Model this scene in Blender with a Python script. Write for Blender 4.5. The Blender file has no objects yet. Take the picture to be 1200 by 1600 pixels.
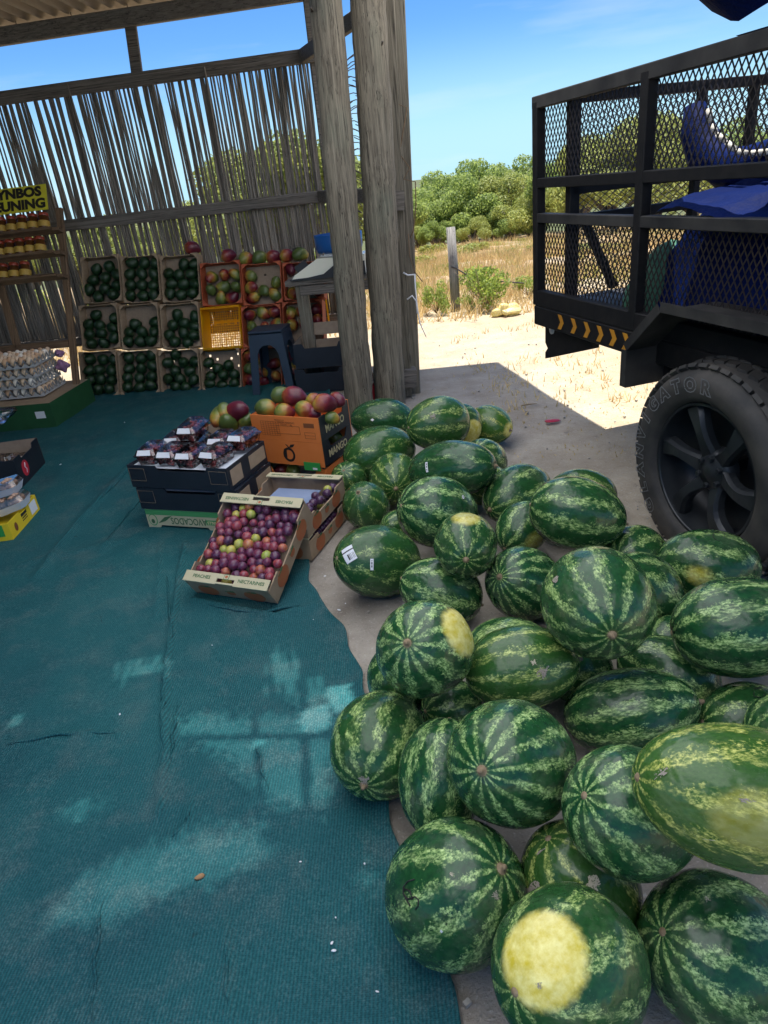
import bpy, math, random
import numpy as np
from mathutils import Vector, Matrix, noise
sc = bpy.context.scene
COL = sc.collection
rad = math.radians
# ---------------------------------------------------------------- camera, light, exposure
CF, CT, CR, CH = 1057.0, rad(26.0), rad(6.6), 1.6          # focal length (px of a 1200x1600 frame), pitch, roll, eye height
F = Vector((0, math.cos(CT), -math.sin(CT)))
U0 = Vector((0, math.sin(CT), math.cos(CT))); R0 = Vector((1, 0, 0))
RT = R0 * math.cos(CR) - U0 * math.sin(CR)
UP = U0 * math.cos(CR) + R0 * math.sin(CR)
CP = Vector((0, 0, CH))
cam = bpy.data.cameras.new('camera'); cam_o = bpy.data.objects.new('camera', cam); COL.objects.link(cam_o)
cam.sensor_fit = 'VERTICAL'; cam.sensor_height = 36.0; cam.lens = 36.0 * CF / 1600.0
cam.clip_start = 0.05; cam.clip_end = 2000
M3 = Matrix((RT, UP, -F)).transposed()
cam_o.matrix_world = Matrix.Translation(CP) @ M3.to_4x4()
sc.camera = cam_o
SUN = Vector((0.03, 0.155, 1.0)).normalized()
EL = math.asin(SUN.z); AZ = math.atan2(SUN.x, SUN.y)
w = bpy.data.worlds.new('World'); sc.world = w; w.use_nodes = True
nt = w.node_tree; nt.nodes.clear()
sky = nt.nodes.new('ShaderNodeTexSky'); sky.sky_type = 'NISHITA'; sky.sun_disc = False
sky.sun_elevation = EL; sky.sun_rotation = AZ; sky.air_density = 1.0; sky.dust_density = 0.0; sky.ozone_density = 1.5
hs = nt.nodes.new('ShaderNodeHueSaturation'); hs.inputs['Saturation'].default_value = 1.25
bg = nt.nodes.new('ShaderNodeBackground'); bg.inputs[1].default_value = 0.065
wo = nt.nodes.new('ShaderNodeOutputWorld')
tc = nt.nodes.new('ShaderNodeTexCoord'); mp = nt.nodes.new('ShaderNodeMapping'); mp.inputs['Scale'].default_value = (1.2, 1.2, 9.0)
nz = nt.nodes.new('ShaderNodeTexNoise'); nz.inputs['Scale'].default_value = 2.2; nz.inputs['Detail'].default_value = 7; nz.inputs['Roughness'].default_value = .55
rp = nt.nodes.new('ShaderNodeMapRange'); rp.inputs[1].default_value = .50; rp.inputs[2].default_value = .78; rp.inputs[4].default_value = .30
mx = nt.nodes.new('ShaderNodeMix'); mx.data_type = 'RGBA'; mx.inputs[7].default_value = (8.0, 8.6, 9.2, 1)
nt.links.new(tc.outputs['Generated'], mp.inputs[0]); nt.links.new(mp.outputs[0], nz.inputs['Vector']); nt.links.new(nz.outputs[0], rp.inputs[0])
nt.links.new(rp.outputs[0], mx.inputs[0]); tint = nt.nodes.new('ShaderNodeMix'); tint.data_type = 'RGBA'; tint.blend_type = 'MULTIPLY'; tint.inputs[0].default_value = 1; tint.inputs[7].default_value = (.66, .93, 1.28, 1)
hz = nt.nodes.new('ShaderNodeMix'); hz.data_type = 'RGBA'; hz.inputs[7].default_value = (4.4, 7.3, 9.0, 1); sz = nt.nodes.new('ShaderNodeSeparateXYZ'); hr = nt.nodes.new('ShaderNodeMapRange'); hr.interpolation_type = 'SMOOTHSTEP'
hr.inputs[1].default_value = .17; hr.inputs[2].default_value = 0.0; hr.inputs[3].default_value = 0.0; hr.inputs[4].default_value = .95      # pale air towards the horizon, all round
nt.links.new(tc.outputs['Generated'], sz.inputs[0]); nt.links.new(sz.outputs[2], hr.inputs[0]); nt.links.new(hr.outputs[0], hz.inputs[0])
nt.links.new(sky.outputs[0], hs.inputs['Color']); nt.links.new(hs.outputs[0], tint.inputs[6]); nt.links.new(tint.outputs[2], hz.inputs[6]); nt.links.new(hz.outputs[2], mx.inputs[6]); nt.links.new(mx.outputs[2], bg.inputs[0]); nt.links.new(bg.outputs[0], wo.inputs[0])
sl = bpy.data.lights.new('sun', 'SUN'); sl.energy = 5.0; sl.angle = rad(.5); sl.color = (1, .95, .86)
so = bpy.data.objects.new('sun', sl); COL.objects.link(so); so.rotation_euler = SUN.to_track_quat('Z', 'Y').to_euler(); so.location = (0, 0, 20)
sc.view_settings.view_transform = 'Standard'; sc.view_settings.look = 'None'; sc.view_settings.gamma = 1; sc.view_settings.use_curve_mapping = False
sc.view_settings.exposure = 0.95
sc.render.engine = 'CYCLES'
sc.cycles.use_denoising = True; sc.cycles.max_bounces = 8; sc.cycles.diffuse_bounces = 4; sc.cycles.transparent_max_bounces = 16
sc.cycles.sample_clamp_indirect = 6; sc.cycles.caustics_reflective = False; sc.cycles.caustics_refractive = False

# ---------------------------------------------------------------- pixel -> place helpers (1200x1600 frame of the photograph)
def ray(x, y): return F + RT * ((x - 600) / CF) - UP * ((y - 800) / CF)
def at_z(x, y, z=0.0):
    d = ray(x, y); return CP + d * ((z - CH) / d.z)
def at_y(x, y, Y):
    d = ray(x, y); return CP + d * (Y / d.y)
def at_plane(x, y, p, n):
    d = ray(x, y); return CP + d * ((Vector(p) - CP).dot(n) / d.dot(n))

# ---------------------------------------------------------------- object helpers
def link(o, parent=None):
    COL.objects.link(o)
    if parent is not None: o.parent = parent
    return o
def tag(o, label=None, cat=None, group=None, kind=None):
    if label: o['label'] = label
    if cat: o['category'] = cat
    if group: o['group'] = group
    if kind: o['kind'] = kind
    return o
def thing(name, label, cat, loc=(0, 0, 0), rz=0.0, group=None, mat=None):
    o = bpy.data.objects.new(name, None); link(o); o.empty_display_size = .1
    o.location = loc; o.rotation_euler = (0, 0, rz)
    if mat is not None: o.matrix_world = mat
    return tag(o, label, cat, group)
def inst(name, me, parent=None, loc=(0, 0, 0), rot=(0, 0, 0), scale=(1, 1, 1), mat=None):
    o = bpy.data.objects.new(name, me); link(o, parent)
    if mat is not None: o.matrix_local = mat
    else: o.location = loc; o.rotation_euler = rot; o.scale = scale
    return o
def frame(o, x, y, z):                                            # matrix from origin and three axes
    m = Matrix((x, y, z)).transposed().to_4x4(); m.translation = o; return m
class MB:
    def __init__(s): s.v = []; s.f = []; s.m = []; s.sm = []
    def add(s, vs, fs, mi=0, sm=False):
        n = len(s.v); s.v += [tuple(p) for p in vs]
        for f in fs: s.f.append(tuple(i + n for i in f)); s.m.append(mi); s.sm.append(sm)
        return s
    def box(s, c, d, R=None, mi=0, ch=0.0):
        hx, hy, hz = d[0] / 2, d[1] / 2, d[2] / 2
        if ch > 0:                                                 # box with its long edges chamfered (octagonal section along the longest axis)
            ax = max(range(3), key=lambda i: d[i]); o = [i for i in range(3) if i != ax]
            h = (hx, hy, hz); a, b = h[o[0]], h[o[1]]
            sec = [(a, b - ch), (a - ch, b), (-a + ch, b), (-a, b - ch), (-a, -b + ch), (-a + ch, -b), (a - ch, -b), (a, -b + ch)]
            vs = []
            for e in (-1, 1):
                for (p, q) in sec:
                    t = [0, 0, 0]; t[ax] = e * h[ax]; t[o[0]] = p; t[o[1]] = q; vs.append(Vector(t))
            fs = [tuple(range(8)), tuple(range(15, 7, -1))] + [(i, 8 + i, 8 + (i + 1) % 8, (i + 1) % 8) for i in range(8)]
        else:
            vs = [Vector((x * hx, y * hy, z * hz)) for z in (-1, 1) for y in (-1, 1) for x in (-1, 1)]
            fs = [(0, 2, 3, 1), (4, 5, 7, 6), (0, 1, 5, 4), (2, 6, 7, 3), (0, 4, 6, 2), (1, 3, 7, 5)]
        c = Vector(c)
        if R is not None: vs = [R @ v for v in vs]
        return s.add([v + c for v in vs], fs, mi)
    def bar(s, a, b, w, h=None, mi=0, ch=0.0, up=(0, 0, 1)):
        a, b = Vector(a), Vector(b); d = b - a; L = d.length; z = d / L
        u = Vector(up); x = u.cross(z)
        if x.length < 1e-3: x = Vector((1, 0, 0)).cross(z)
        x.normalize(); y = z.cross(x)
        return s.box((a + b) / 2, (w, h or w, L), Matrix((x, y, z)).transposed(), mi, ch)
    def tube(s, pts, r, n=8, mi=0, cap=True, sm=True):
        pts = [Vector(p) for p in pts]; rs = r if isinstance(r, (list, tuple)) else [r] * len(pts)
        ring = []; ref = None; vs = []; fs = []
        for i, p in enumerate(pts):
            t = (pts[min(i + 1, len(pts) - 1)] - pts[max(i - 1, 0)]).normalized()
            if ref is None:
                ref = Vector((1, 0, 0)) if abs(t.x) < .8 else Vector((0, 1, 0))
            x = (ref - t * ref.dot(t)).normalized(); y = t.cross(x); ref = x
            for k in range(n):
                a = 2 * math.pi * k / n; vs.append(p + (x * math.cos(a) + y * math.sin(a)) * rs[i])
        for i in range(len(pts) - 1):
            for k in range(n):
                k2 = (k + 1) % n; fs.append((i * n + k, i * n + k2, (i + 1) * n + k2, (i + 1) * n + k))
        if cap: fs.append(tuple(range(n - 1, -1, -1))); fs.append(tuple(range((len(pts) - 1) * n, len(pts) * n)))
        return s.add(vs, fs, mi, sm)
    def lathe(s, prof, n=24, M=None, mi=0, sm=True):              # profile (r, z) turned about z
        vs = []; fs = []
        for (r, z) in prof:
            for k in range(n):
                a = 2 * math.pi * k / n; v = Vector((r * math.cos(a), r * math.sin(a), z)); vs.append(M @ v if M else v)
        for i in range(len(prof) - 1):
            for k in range(n):
                k2 = (k + 1) % n; fs.append((i * n + k, i * n + k2, (i + 1) * n + k2, (i + 1) * n + k))
        if prof[0][0] > 1e-4: pass
        return s.add(vs, fs, mi, sm)
    def prism(s, poly, th, M=None, mi=0):                          # polygon in x,z (front at y=0), thickness along +y
        n = len(poly); vs = [Vector((x, 0, z)) for x, z in poly] + [Vector((x, th, z)) for x, z in poly]
        if M: vs = [M @ v for v in vs]
        fs = [tuple(range(n)), tuple(range(2 * n - 1, n - 1, -1))] + [(i, n + i, n + (i + 1) % n, (i + 1) % n) for i in range(n)]
        return s.add(vs, fs, mi)
    def mesh(s, name, mats):
        me = bpy.data.meshes.new(name); me.from_pydata(s.v, [], s.f)
        for m in (mats if isinstance(mats, (list, tuple)) else [mats]): me.materials.append(m)
        me.polygons.foreach_set('material_index', s.m); me.polygons.foreach_set('use_smooth', s.sm); me.update()
        return me
    def build(s, name, mats, parent=None, **k): return inst(name, s.mesh(name, mats), parent, **k)
def np_mesh(name, V, Q, mats, mi=None, smooth=True):
    me = bpy.data.meshes.new(name); V = np.asarray(V, dtype=np.float32); Q = np.asarray(Q, dtype=np.int32); k = Q.shape[1]
    me.vertices.add(len(V)); me.vertices.foreach_set('co', V.ravel()); me.loops.add(Q.size); me.loops.foreach_set('vertex_index', Q.ravel())
    me.polygons.add(len(Q)); me.polygons.foreach_set('loop_start', np.arange(len(Q), dtype=np.int32) * k)
    try: me.polygons.foreach_set('loop_total', np.full(len(Q), k, dtype=np.int32))
    except Exception: pass
    for m in (mats if isinstance(mats, (list, tuple)) else [mats]): me.materials.append(m)
    if mi is not None: me.polygons.foreach_set('material_index', np.asarray(mi, dtype=np.int32))
    me.polygons.foreach_set('use_smooth', np.full(len(Q), smooth)); me.update(calc_edges=True); me.validate()
    return me
def grid_quads(nx, ny):
    i = np.arange(nx - 1)[None, :] + np.arange(ny - 1)[:, None] * nx; i = i.ravel()
    return np.stack([i, i + 1, i + nx + 1, i + nx], 1)
def text_mesh(txt, size, mat, depth=.0006, bold=0.0, outline=None, xs=1.0, ax='CENTER'):
    c = bpy.data.curves.new('lettering', 'FONT'); c.body = txt; c.size = size; c.align_x = ax; c.align_y = 'CENTER'; c.offset = bold
    c.resolution_u = 3; c.space_character = 1.0
    if outline: c.fill_mode = 'NONE'; c.bevel_depth = outline; c.bevel_resolution = 0
    else: c.extrude = depth
    o = bpy.data.objects.new('lettering_source', c); COL.objects.link(o)
    dg = bpy.context.evaluated_depsgraph_get(); me = bpy.data.meshes.new_from_object(o.evaluated_get(dg), depsgraph=dg)
    bpy.data.objects.remove(o); bpy.data.curves.remove(c)
    if xs != 1.0: me.transform(Matrix.Diagonal((xs, 1, 1, 1)))
    me.materials.clear(); me.materials.append(mat); return me

# ---------------------------------------------------------------- materials
class NT:
    def __init__(s, name):
        s.m = bpy.data.materials.new(name); s.m.use_nodes = True; s.t = s.m.node_tree; s.b = s.t.nodes['Principled BSDF']; s.out = s.t.nodes['Material Output']
    def n(s, typ, **k):
        o = s.t.nodes.new('ShaderNode' + typ)
        for a, v in k.items():
            if a.startswith('i_'): o.inputs[int(a[2:])].default_value = v
            else: setattr(o, a, v)
        return o
    def l(s, a, b): s.t.links.new(a, b)
    def co(s, which='Object', scale=(1, 1, 1)):
        t = s.n('TexCoord'); m = s.n('Mapping'); m.inputs['Scale'].default_value = scale; s.l(t.outputs[which], m.inputs[0]); return m.outputs[0]
    def noise(s, vec, scale, detail=4, rough=.55, dist=0.0):
        n = s.n('TexNoise'); n.inputs['Scale'].default_value = scale; n.inputs['Detail'].default_value = detail; n.inputs['Roughness'].default_value = rough
        n.inputs['Distortion'].default_value = dist; s.l(vec, n.inputs['Vector']); return n.outputs[0]
    def rng(s, v, a, b, c=0.0, d=1.0, smooth=False):
        n = s.n('MapRange'); n.interpolation_type = 'SMOOTHSTEP' if smooth else 'LINEAR'
        for i, x in zip((1, 2, 3, 4), (a, b, c, d)): n.inputs[i].default_value = x
        s.l(v, n.inputs[0]); return n.outputs[0]
    def math(s, op, a, b=None, c=None):
        n = s.n('Math', operation=op)
        for i, x in enumerate((a, b, c)):
            if x is None: continue
            if isinstance(x, (int, float)): n.inputs[i].default_value = x
            else: s.l(x, n.inputs[i])
        return n.outputs[0]
    def vmath(s, op, a, b=None):
        n = s.n('VectorMath', operation=op)
        for i, x in enumerate((a, b)):
            if x is None: continue
            if isinstance(x, tuple): n.inputs[i].default_value = x
            else: s.l(x, n.inputs[i])
        return n.outputs['Value'] if op in ('DOT_PRODUCT', 'LENGTH') else n.outputs[0]
    def mix(s, f, a, b):
        n = s.n('Mix', data_type='RGBA')
        for i, x in ((0, f), (6, a), (7, b)):
            if isinstance(x, tuple): n.inputs[i].default_value = x if len(x) == 4 else (*x, 1)
            elif isinstance(x, (int, float)): n.inputs[i].default_value = x
            else: s.l(x, n.inputs[i])
        return n.outputs[2]
    def ramp(s, v, stops):
        n = s.n('ValToRGB'); e = n.color_ramp.elements
        while len(e) < len(stops): e.new(.5)
        for k, (p, c) in enumerate(stops): e[k].position = p; e[k].color = (*c, 1)
        s.l(v, n.inputs[0]); return n.outputs[0]
    def attr(s, name):
        n = s.n('Attribute', attribute_type='OBJECT', attribute_name=name); return n
    def bump(s, h, strength=.3, dist=.01):
        n = s.n('Bump'); n.inputs['Strength'].default_value = strength; n.inputs['Distance'].default_value = dist; s.l(h, n.inputs['Height']); s.l(n.outputs[0], s.b.inputs['Normal'])
    def base(s, c): s.l(c, s.b.inputs['Base Color']) if not isinstance(c, tuple) else setattr(s.b.inputs['Base Color'], 'default_value', (*c, 1))
    def rough(s, r):
        if isinstance(r, (int, float)): s.b.inputs['Roughness'].default_value = r
        else: s.l(r, s.b.inputs['Roughness'])
def simple(name, c1, c2=None, scale=8, rough=.7, bump=0.0, bscale=40, metal=0.0, stretch=(1, 1, 1), detail=5, spec=.5, dist=.004, coord='Object'):
    t = NT(name); v = t.co(coord, stretch)
    if c2 is not None: t.base(t.mix(t.rng(t.noise(v, scale, detail), .3, .7), c1, c2))
    else: t.base(c1)
    t.rough(rough); t.b.inputs['Metallic'].default_value = metal; t.b.inputs['Specular IOR Level'].default_value = spec
    if bump > 0: t.bump(t.noise(v, bscale, 5), bump, dist)
    return t.m
def translucent_of(t, col, amt, alpha=None):                       # adds light coming through a thin sheet, and holes between threads
    tr = t.n('BsdfTranslucent'); tr.inputs[0].default_value = (*col, 1); m = t.n('MixShader'); m.inputs[0].default_value = amt
    t.l(t.b.outputs[0], m.inputs[1]); t.l(tr.outputs[0], m.inputs[2]); o = m.outputs[0]
    if alpha:
        tp = t.n('BsdfTransparent'); m2 = t.n('MixShader'); m2.inputs[0].default_value = alpha; t.l(o, m2.inputs[1]); t.l(tp.outputs[0], m2.inputs[2]); o = m2.outputs[0]
    t.l(o, t.out.inputs[0]); return t.m

def m_wood(name, c1, c2, c3, sx=(14, 14, 1.2), scale=3.0, rough=.8, bump=.4):
    t = NT(name); v = t.co('Object', sx); inf = t.n('ObjectInfo');
    add = t.n('VectorMath', operation='ADD'); sc_ = t.n('VectorMath', operation='SCALE'); cmb = t.n('CombineXYZ')
    t.l(inf.outputs['Random'], cmb.inputs[0]); t.l(inf.outputs['Random'], cmb.inputs[2]); t.l(cmb.outputs[0], sc_.inputs[0]); sc_.inputs[3].default_value = 37
    t.l(v, add.inputs[0]); t.l(sc_.outputs[0], add.inputs[1]); v2 = add.outputs[0]
    n1 = t.noise(v2, scale, 8, .65, .6); n2 = t.noise(t.co('Object', (2.2, 2.2, .9)), 2.0, 4)
    c = t.mix(t.rng(n1, .32, .68), c1, c2); c = t.mix(t.rng(n2, .5, .75), c, c3)
    mcr = t.n('Mapping'); mcr.inputs['Scale'].default_value = (1.0, 1.0, .28) if sx[2] < sx[0] else (.28, 1, 1); t.l(v2, mcr.inputs[0]); crack = t.rng(t.noise(mcr.outputs[0], scale * 2.0, 3, .5), .30, .345); c = t.mix(crack, tuple(x * .45 for x in c1), c)
    mg = t.n('Mapping'); mg.inputs['Scale'].default_value = (2.6, 2.6, .22) if sx[2] < sx[0] else (.22, 2.6, 2.6); t.l(v2, mg.inputs[0]); g1 = t.noise(mg.outputs[0], scale, 6, .7)
    c = t.mix(t.math('MULTIPLY', t.rng(g1, .52, .66), .55), c, tuple(x * 1.45 for x in c2)); c = t.mix(t.math('MULTIPLY', t.rng(g1, .48, .34), .6), c, tuple(x * .55 for x in c1))
    ml = t.n('Mapping'); ml.inputs['Scale'].default_value = (.8, .8, .10) if sx[2] < sx[0] else (.10, .8, .8); t.l(v2, ml.inputs[0]); ln = t.math('ABSOLUTE', t.math('SUBTRACT', t.noise(ml.outputs[0], scale, 4, .55), .5)); chk = t.rng(ln, .003, .011)
    c = t.mix(chk, tuple(x * .22 for x in c1), c)
    t.base(c); t.rough(rough); t.bump(t.math('ADD', t.math('ADD', n1, t.math('MULTIPLY', g1, .8)), t.math('ADD', t.math('MULTIPLY', crack, .35), t.math('MULTIPLY', chk, .8))), bump * 1.3, .007); return t.m
M = {}
M['pole'] = m_wood('weathered_pole_wood', (.085, .072, .052), (.20, .178, .135), (.11, .12, .088))
M['pole2'] = m_wood('weathered_dark_wood', (.10, .085, .06), (.2, .18, .14), (.15, .15, .11))
M['plank'] = m_wood('grey_plank_wood', (.10, .088, .076), (.19, .17, .15), (.14, .132, .122), sx=(1.5, 14, 14))
M['reed'] = m_wood('dry_reed_skin', (.14, .122, .104), (.30, .27, .23), (.10, .088, .076), sx=(18, 18, .9), scale=2.2, bump=.35)
M['rack'] = m_wood('brown_rack_wood', (.12, .07, .035), (.2, .125, .07), (.15, .10, .06))
M['rackh'] = m_wood('brown_shelf_wood', (.12, .07, .035), (.2, .125, .07), (.15, .10, .06), sx=(1.5, 14, 14))
M['kraft'] = simple('brown_carton_board', (.30, .215, .135), (.36, .265, .175), 20, .85)
M['kraft_in'] = simple('plain_carton_board', (.24, .18, .13), (.30, .23, .165), 20, .85)
M['buff'] = simple('buff_printed_carton', (.44, .40, .25), (.48, .44, .29), 14, .7)
M['black_card'] = simple('black_printed_carton', (.007, .009, .015), (.013, .015, .022), 10, .5)
M['navy_card'] = simple('navy_printed_carton', (.006, .010, .018), (.012, .016, .026), 10, .5)
M['orange_card'] = simple('orange_printed_carton', (.62, .165, .03), (.66, .19, .045), 10, .6)
M['orange_dark'] = simple('red_orange_carton', (.36, .07, .025), (.42, .095, .035), 10, .65)
M['green_card'] = simple('dark_green_carton', (.012, .07, .022), (.018, .09, .03), 10, .6)
M['green_print'] = simple('green_ink', (.06, .27, .09), None, 10, .6)
M['green_ink'] = simple('dark_green_ink', (.05, .13, .055), None, 10, .6)
M['ink'] = simple('black_ink', (.014, .012, .012), None, 10, .6)
M['brown_ink'] = simple('brown_ink', (.19, .06, .02), None, 10, .6)
M['cream_ink'] = simple('cream_ink', (.55, .47, .26), None, 10, .6)
M['fruit_print'] = simple('orange_fruit_print', (.42, .10, .035), (.33, .13, .05), 30, .7)
M['red_print'] = simple('red_print', (.5, .02, .04), None, 10, .5)
M['white'] = simple('white_paper', (.74, .75, .77), (.66, .68, .72), 30, .6)
M['yellow_card'] = simple('yellow_printed_carton', (.72, .55, .02), (.66, .48, .02), 10, .5)
M['bright_green'] = simple('bright_green_print', (.03, .28, .06), None, 10, .5)
M['sign'] = simple('yellow_sign_paint', (.72, .68, .04), (.66, .6, .05), 6, .5)
M['foam'] = simple('white_foam_punnet', (.62, .66, .72), (.55, .6, .66), 10, .5)
M['shade_blue'] = simple('blue_plastic', (.012, .10, .34), None, 8, .4)
M['cream_plastic'] = simple('cream_plastic', (.82, .81, .68), None, 8, .35)
M['white_plastic'] = simple('white_plastic', (.7, .72, .74), None, 8, .35)
M['dark_plastic'] = simple('dark_plastic', (.012, .014, .02), None, 8, .4)
M['stool'] = simple('dark_blue_stool_plastic', (.018, .032, .055), (.024, .042, .07), 9, .45)
M['steel'] = simple('black_painted_steel', (.006, .0065, .008), (.013, .0125, .013), 22, .6, .15, 60, spec=.2)
M['steel_worn'] = simple('dusty_black_steel', (.008, .009, .011), (.055, .052, .048), 4, .6, .15, 60, spec=.25)
M['mesh_steel'] = simple('black_expanded_steel', (.010, .010, .012), (.03, .022, .018), 30, .5)
M['rim'] = simple('dusty_black_alloy', (.010, .014, .019), (.034, .038, .042), 9, .38, metal=.25)
M['chevron'] = simple('amber_reflective_tape', (.52, .24, .02), (.44, .19, .02), 30, .35)
M['rope'] = simple('white_rope', (.6, .58, .52), (.5, .47, .42), 60, .9)
M['twine'] = simple('brown_cord', (.14, .09, .05), None, 60, .9)
M['wire'] = simple('rusty_wire', (.10, .085, .075), None, 60, .6, metal=.3)
M['lamp_lens'] = simple('white_lamp_lens', (.6, .6, .6), None, 60, .3)
M['red_plastic'] = simple('red_plastic', (.42, .015, .03), None, 8, .4)
M['egg_tray'] = simple('grey_moulded_pulp', (.33, .33, .32), (.42, .42, .41), 60, .95, .3, 90)
M['purple_net'] = simple('purple_net_bag', (.22, .09, .18), (.36, .2, .32), 40, .8, .5, 60)
M['bag_yellow'] = simple('yellow_plastic_bag', (.72, .55, .06), (.8, .74, .45), 12, .45, .5, 14)
M['bag_green'] = simple('green_sack', (.03, .12, .075), (.06, .2, .13), 8, .7, .4, 60)
M['stem'] = simple('dry_brown_stem', (.16, .11, .06), (.3, .23, .14), 40, .9)
M['potato'] = simple('dusty_root_skin', (.33, .2, .13), (.45, .3, .22), 25, .85, .3, 50)
M['leaf_litter'] = simple('dry_brown_leaf', (.17, .10, .05), None, 30, .9)
M['pale_bark'] = m_wood('pale_bark', (.16, .13, .10), (.3, .27, .22), (.2, .18, .15), sx=(6, 6, 2))
M['post'] = m_wood('bleached_fence_post', (.19, .18, .165), (.32, .305, .28), (.26, .25, .23))

def m_tarp():
    t = NT('blue_tarpaulin'); v = t.co('Object'); n = t.noise(v, 2.5, 5)
    t.base(t.mix(t.rng(n, .35, .7), (.0015, .006, .042), (.0025, .011, .078))); t.rough(.6); t.b.inputs['Specular IOR Level'].default_value = .04; t.bump(t.math('ADD', t.noise(v, 5, 6, .6), t.math('MULTIPLY', t.noise(v, 40, 3), .15)), .5, .03); return t
M['tarp'] = m_tarp().m
M['side'] = simple('dark_side_sheet', (.02, .05, .05), (.03, .07, .07), 10, .8)
def m_canopy(name, c1, c2, tcol, tr, alpha=None):
    t = NT(name); v = t.co('Object'); t.base(t.mix(t.rng(t.noise(v, 1.8, 5), .35, .7), c1, c2)); t.rough(.5); t.bump(t.noise(v, 6, 5), .4, .02)
    return translucent_of(t, tcol, tr, alpha)
M['canopy'] = m_canopy('pale_blue_canopy_sheet', (.50, .53, .56), (.58, .61, .63), (.97, .985, 1.0), .95)  # canopy out of view, made pale and translucent to brighten the shade below
M['canopy_blue'] = m_canopy('blue_canopy_sheet', (.012, .022, .11), (.022, .034, .15), (.035, .05, .17), .3)
M['canopy_dapple'] = m_canopy('dapple_canopy_weave', (.30, .34, .42), (.36, .4, .48), (.6, .64, .66), .4, .36)  # thinner canopy areas, added to let dim sun through onto the net
M['roof'] = simple('corrugated_roof_underside', (.2, .17, .15), (.27, .235, .21), 5, .6, .1, 30)
def m_clear():
    t = NT('clear_plastic'); t.t.nodes.remove(t.b); tp = t.n('BsdfTransparent'); tp.inputs[0].default_value = (.98, .985, .99, 1); g = t.n('BsdfGlossy'); g.inputs['Roughness'].default_value = .07
    fr = t.n('Fresnel'); fr.inputs[0].default_value = 1.5; f2 = t.math('ADD', t.math('MULTIPLY', fr.outputs[0], 1.1), .05); ms = t.n('MixShader'); t.l(f2, ms.inputs[0]); t.l(tp.outputs[0], ms.inputs[1]); t.l(g.outputs[0], ms.inputs[2])
    v = t.co('Object'); b = t.n('Bump'); b.inputs['Strength'].default_value = .12; b.inputs['Distance'].default_value = .003; t.l(t.noise(v, 45, 3), b.inputs['Height']); t.l(b.outputs[0], g.inputs['Normal']); t.l(ms.outputs[0], t.out.inputs[0]); return t.m
M['clear'] = m_clear()
def m_ytrans():
    t = NT('yellow_crate_plastic'); t.base((.85, .56, .02)); t.rough(.4); return translucent_of(t, (.97, .68, .05), .7)
M['ycrate'] = m_ytrans()
def m_jar():
    t = NT('honey_glass'); t.base(t.mix(t.rng(t.noise(t.co('Object'), 9, 2), .3, .7), (.045, .015, .006), (.13, .05, .012))); t.rough(.12); return t.m
M['honey'] = m_jar()
M['jar_lid'] = simple('red_jar_lid', (.30, .045, .022), None, 9, .35)
M['jar_label'] = simple('yellow_jar_label', (.46, .26, .03), (.52, .36, .08), 60, .6)

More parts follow.
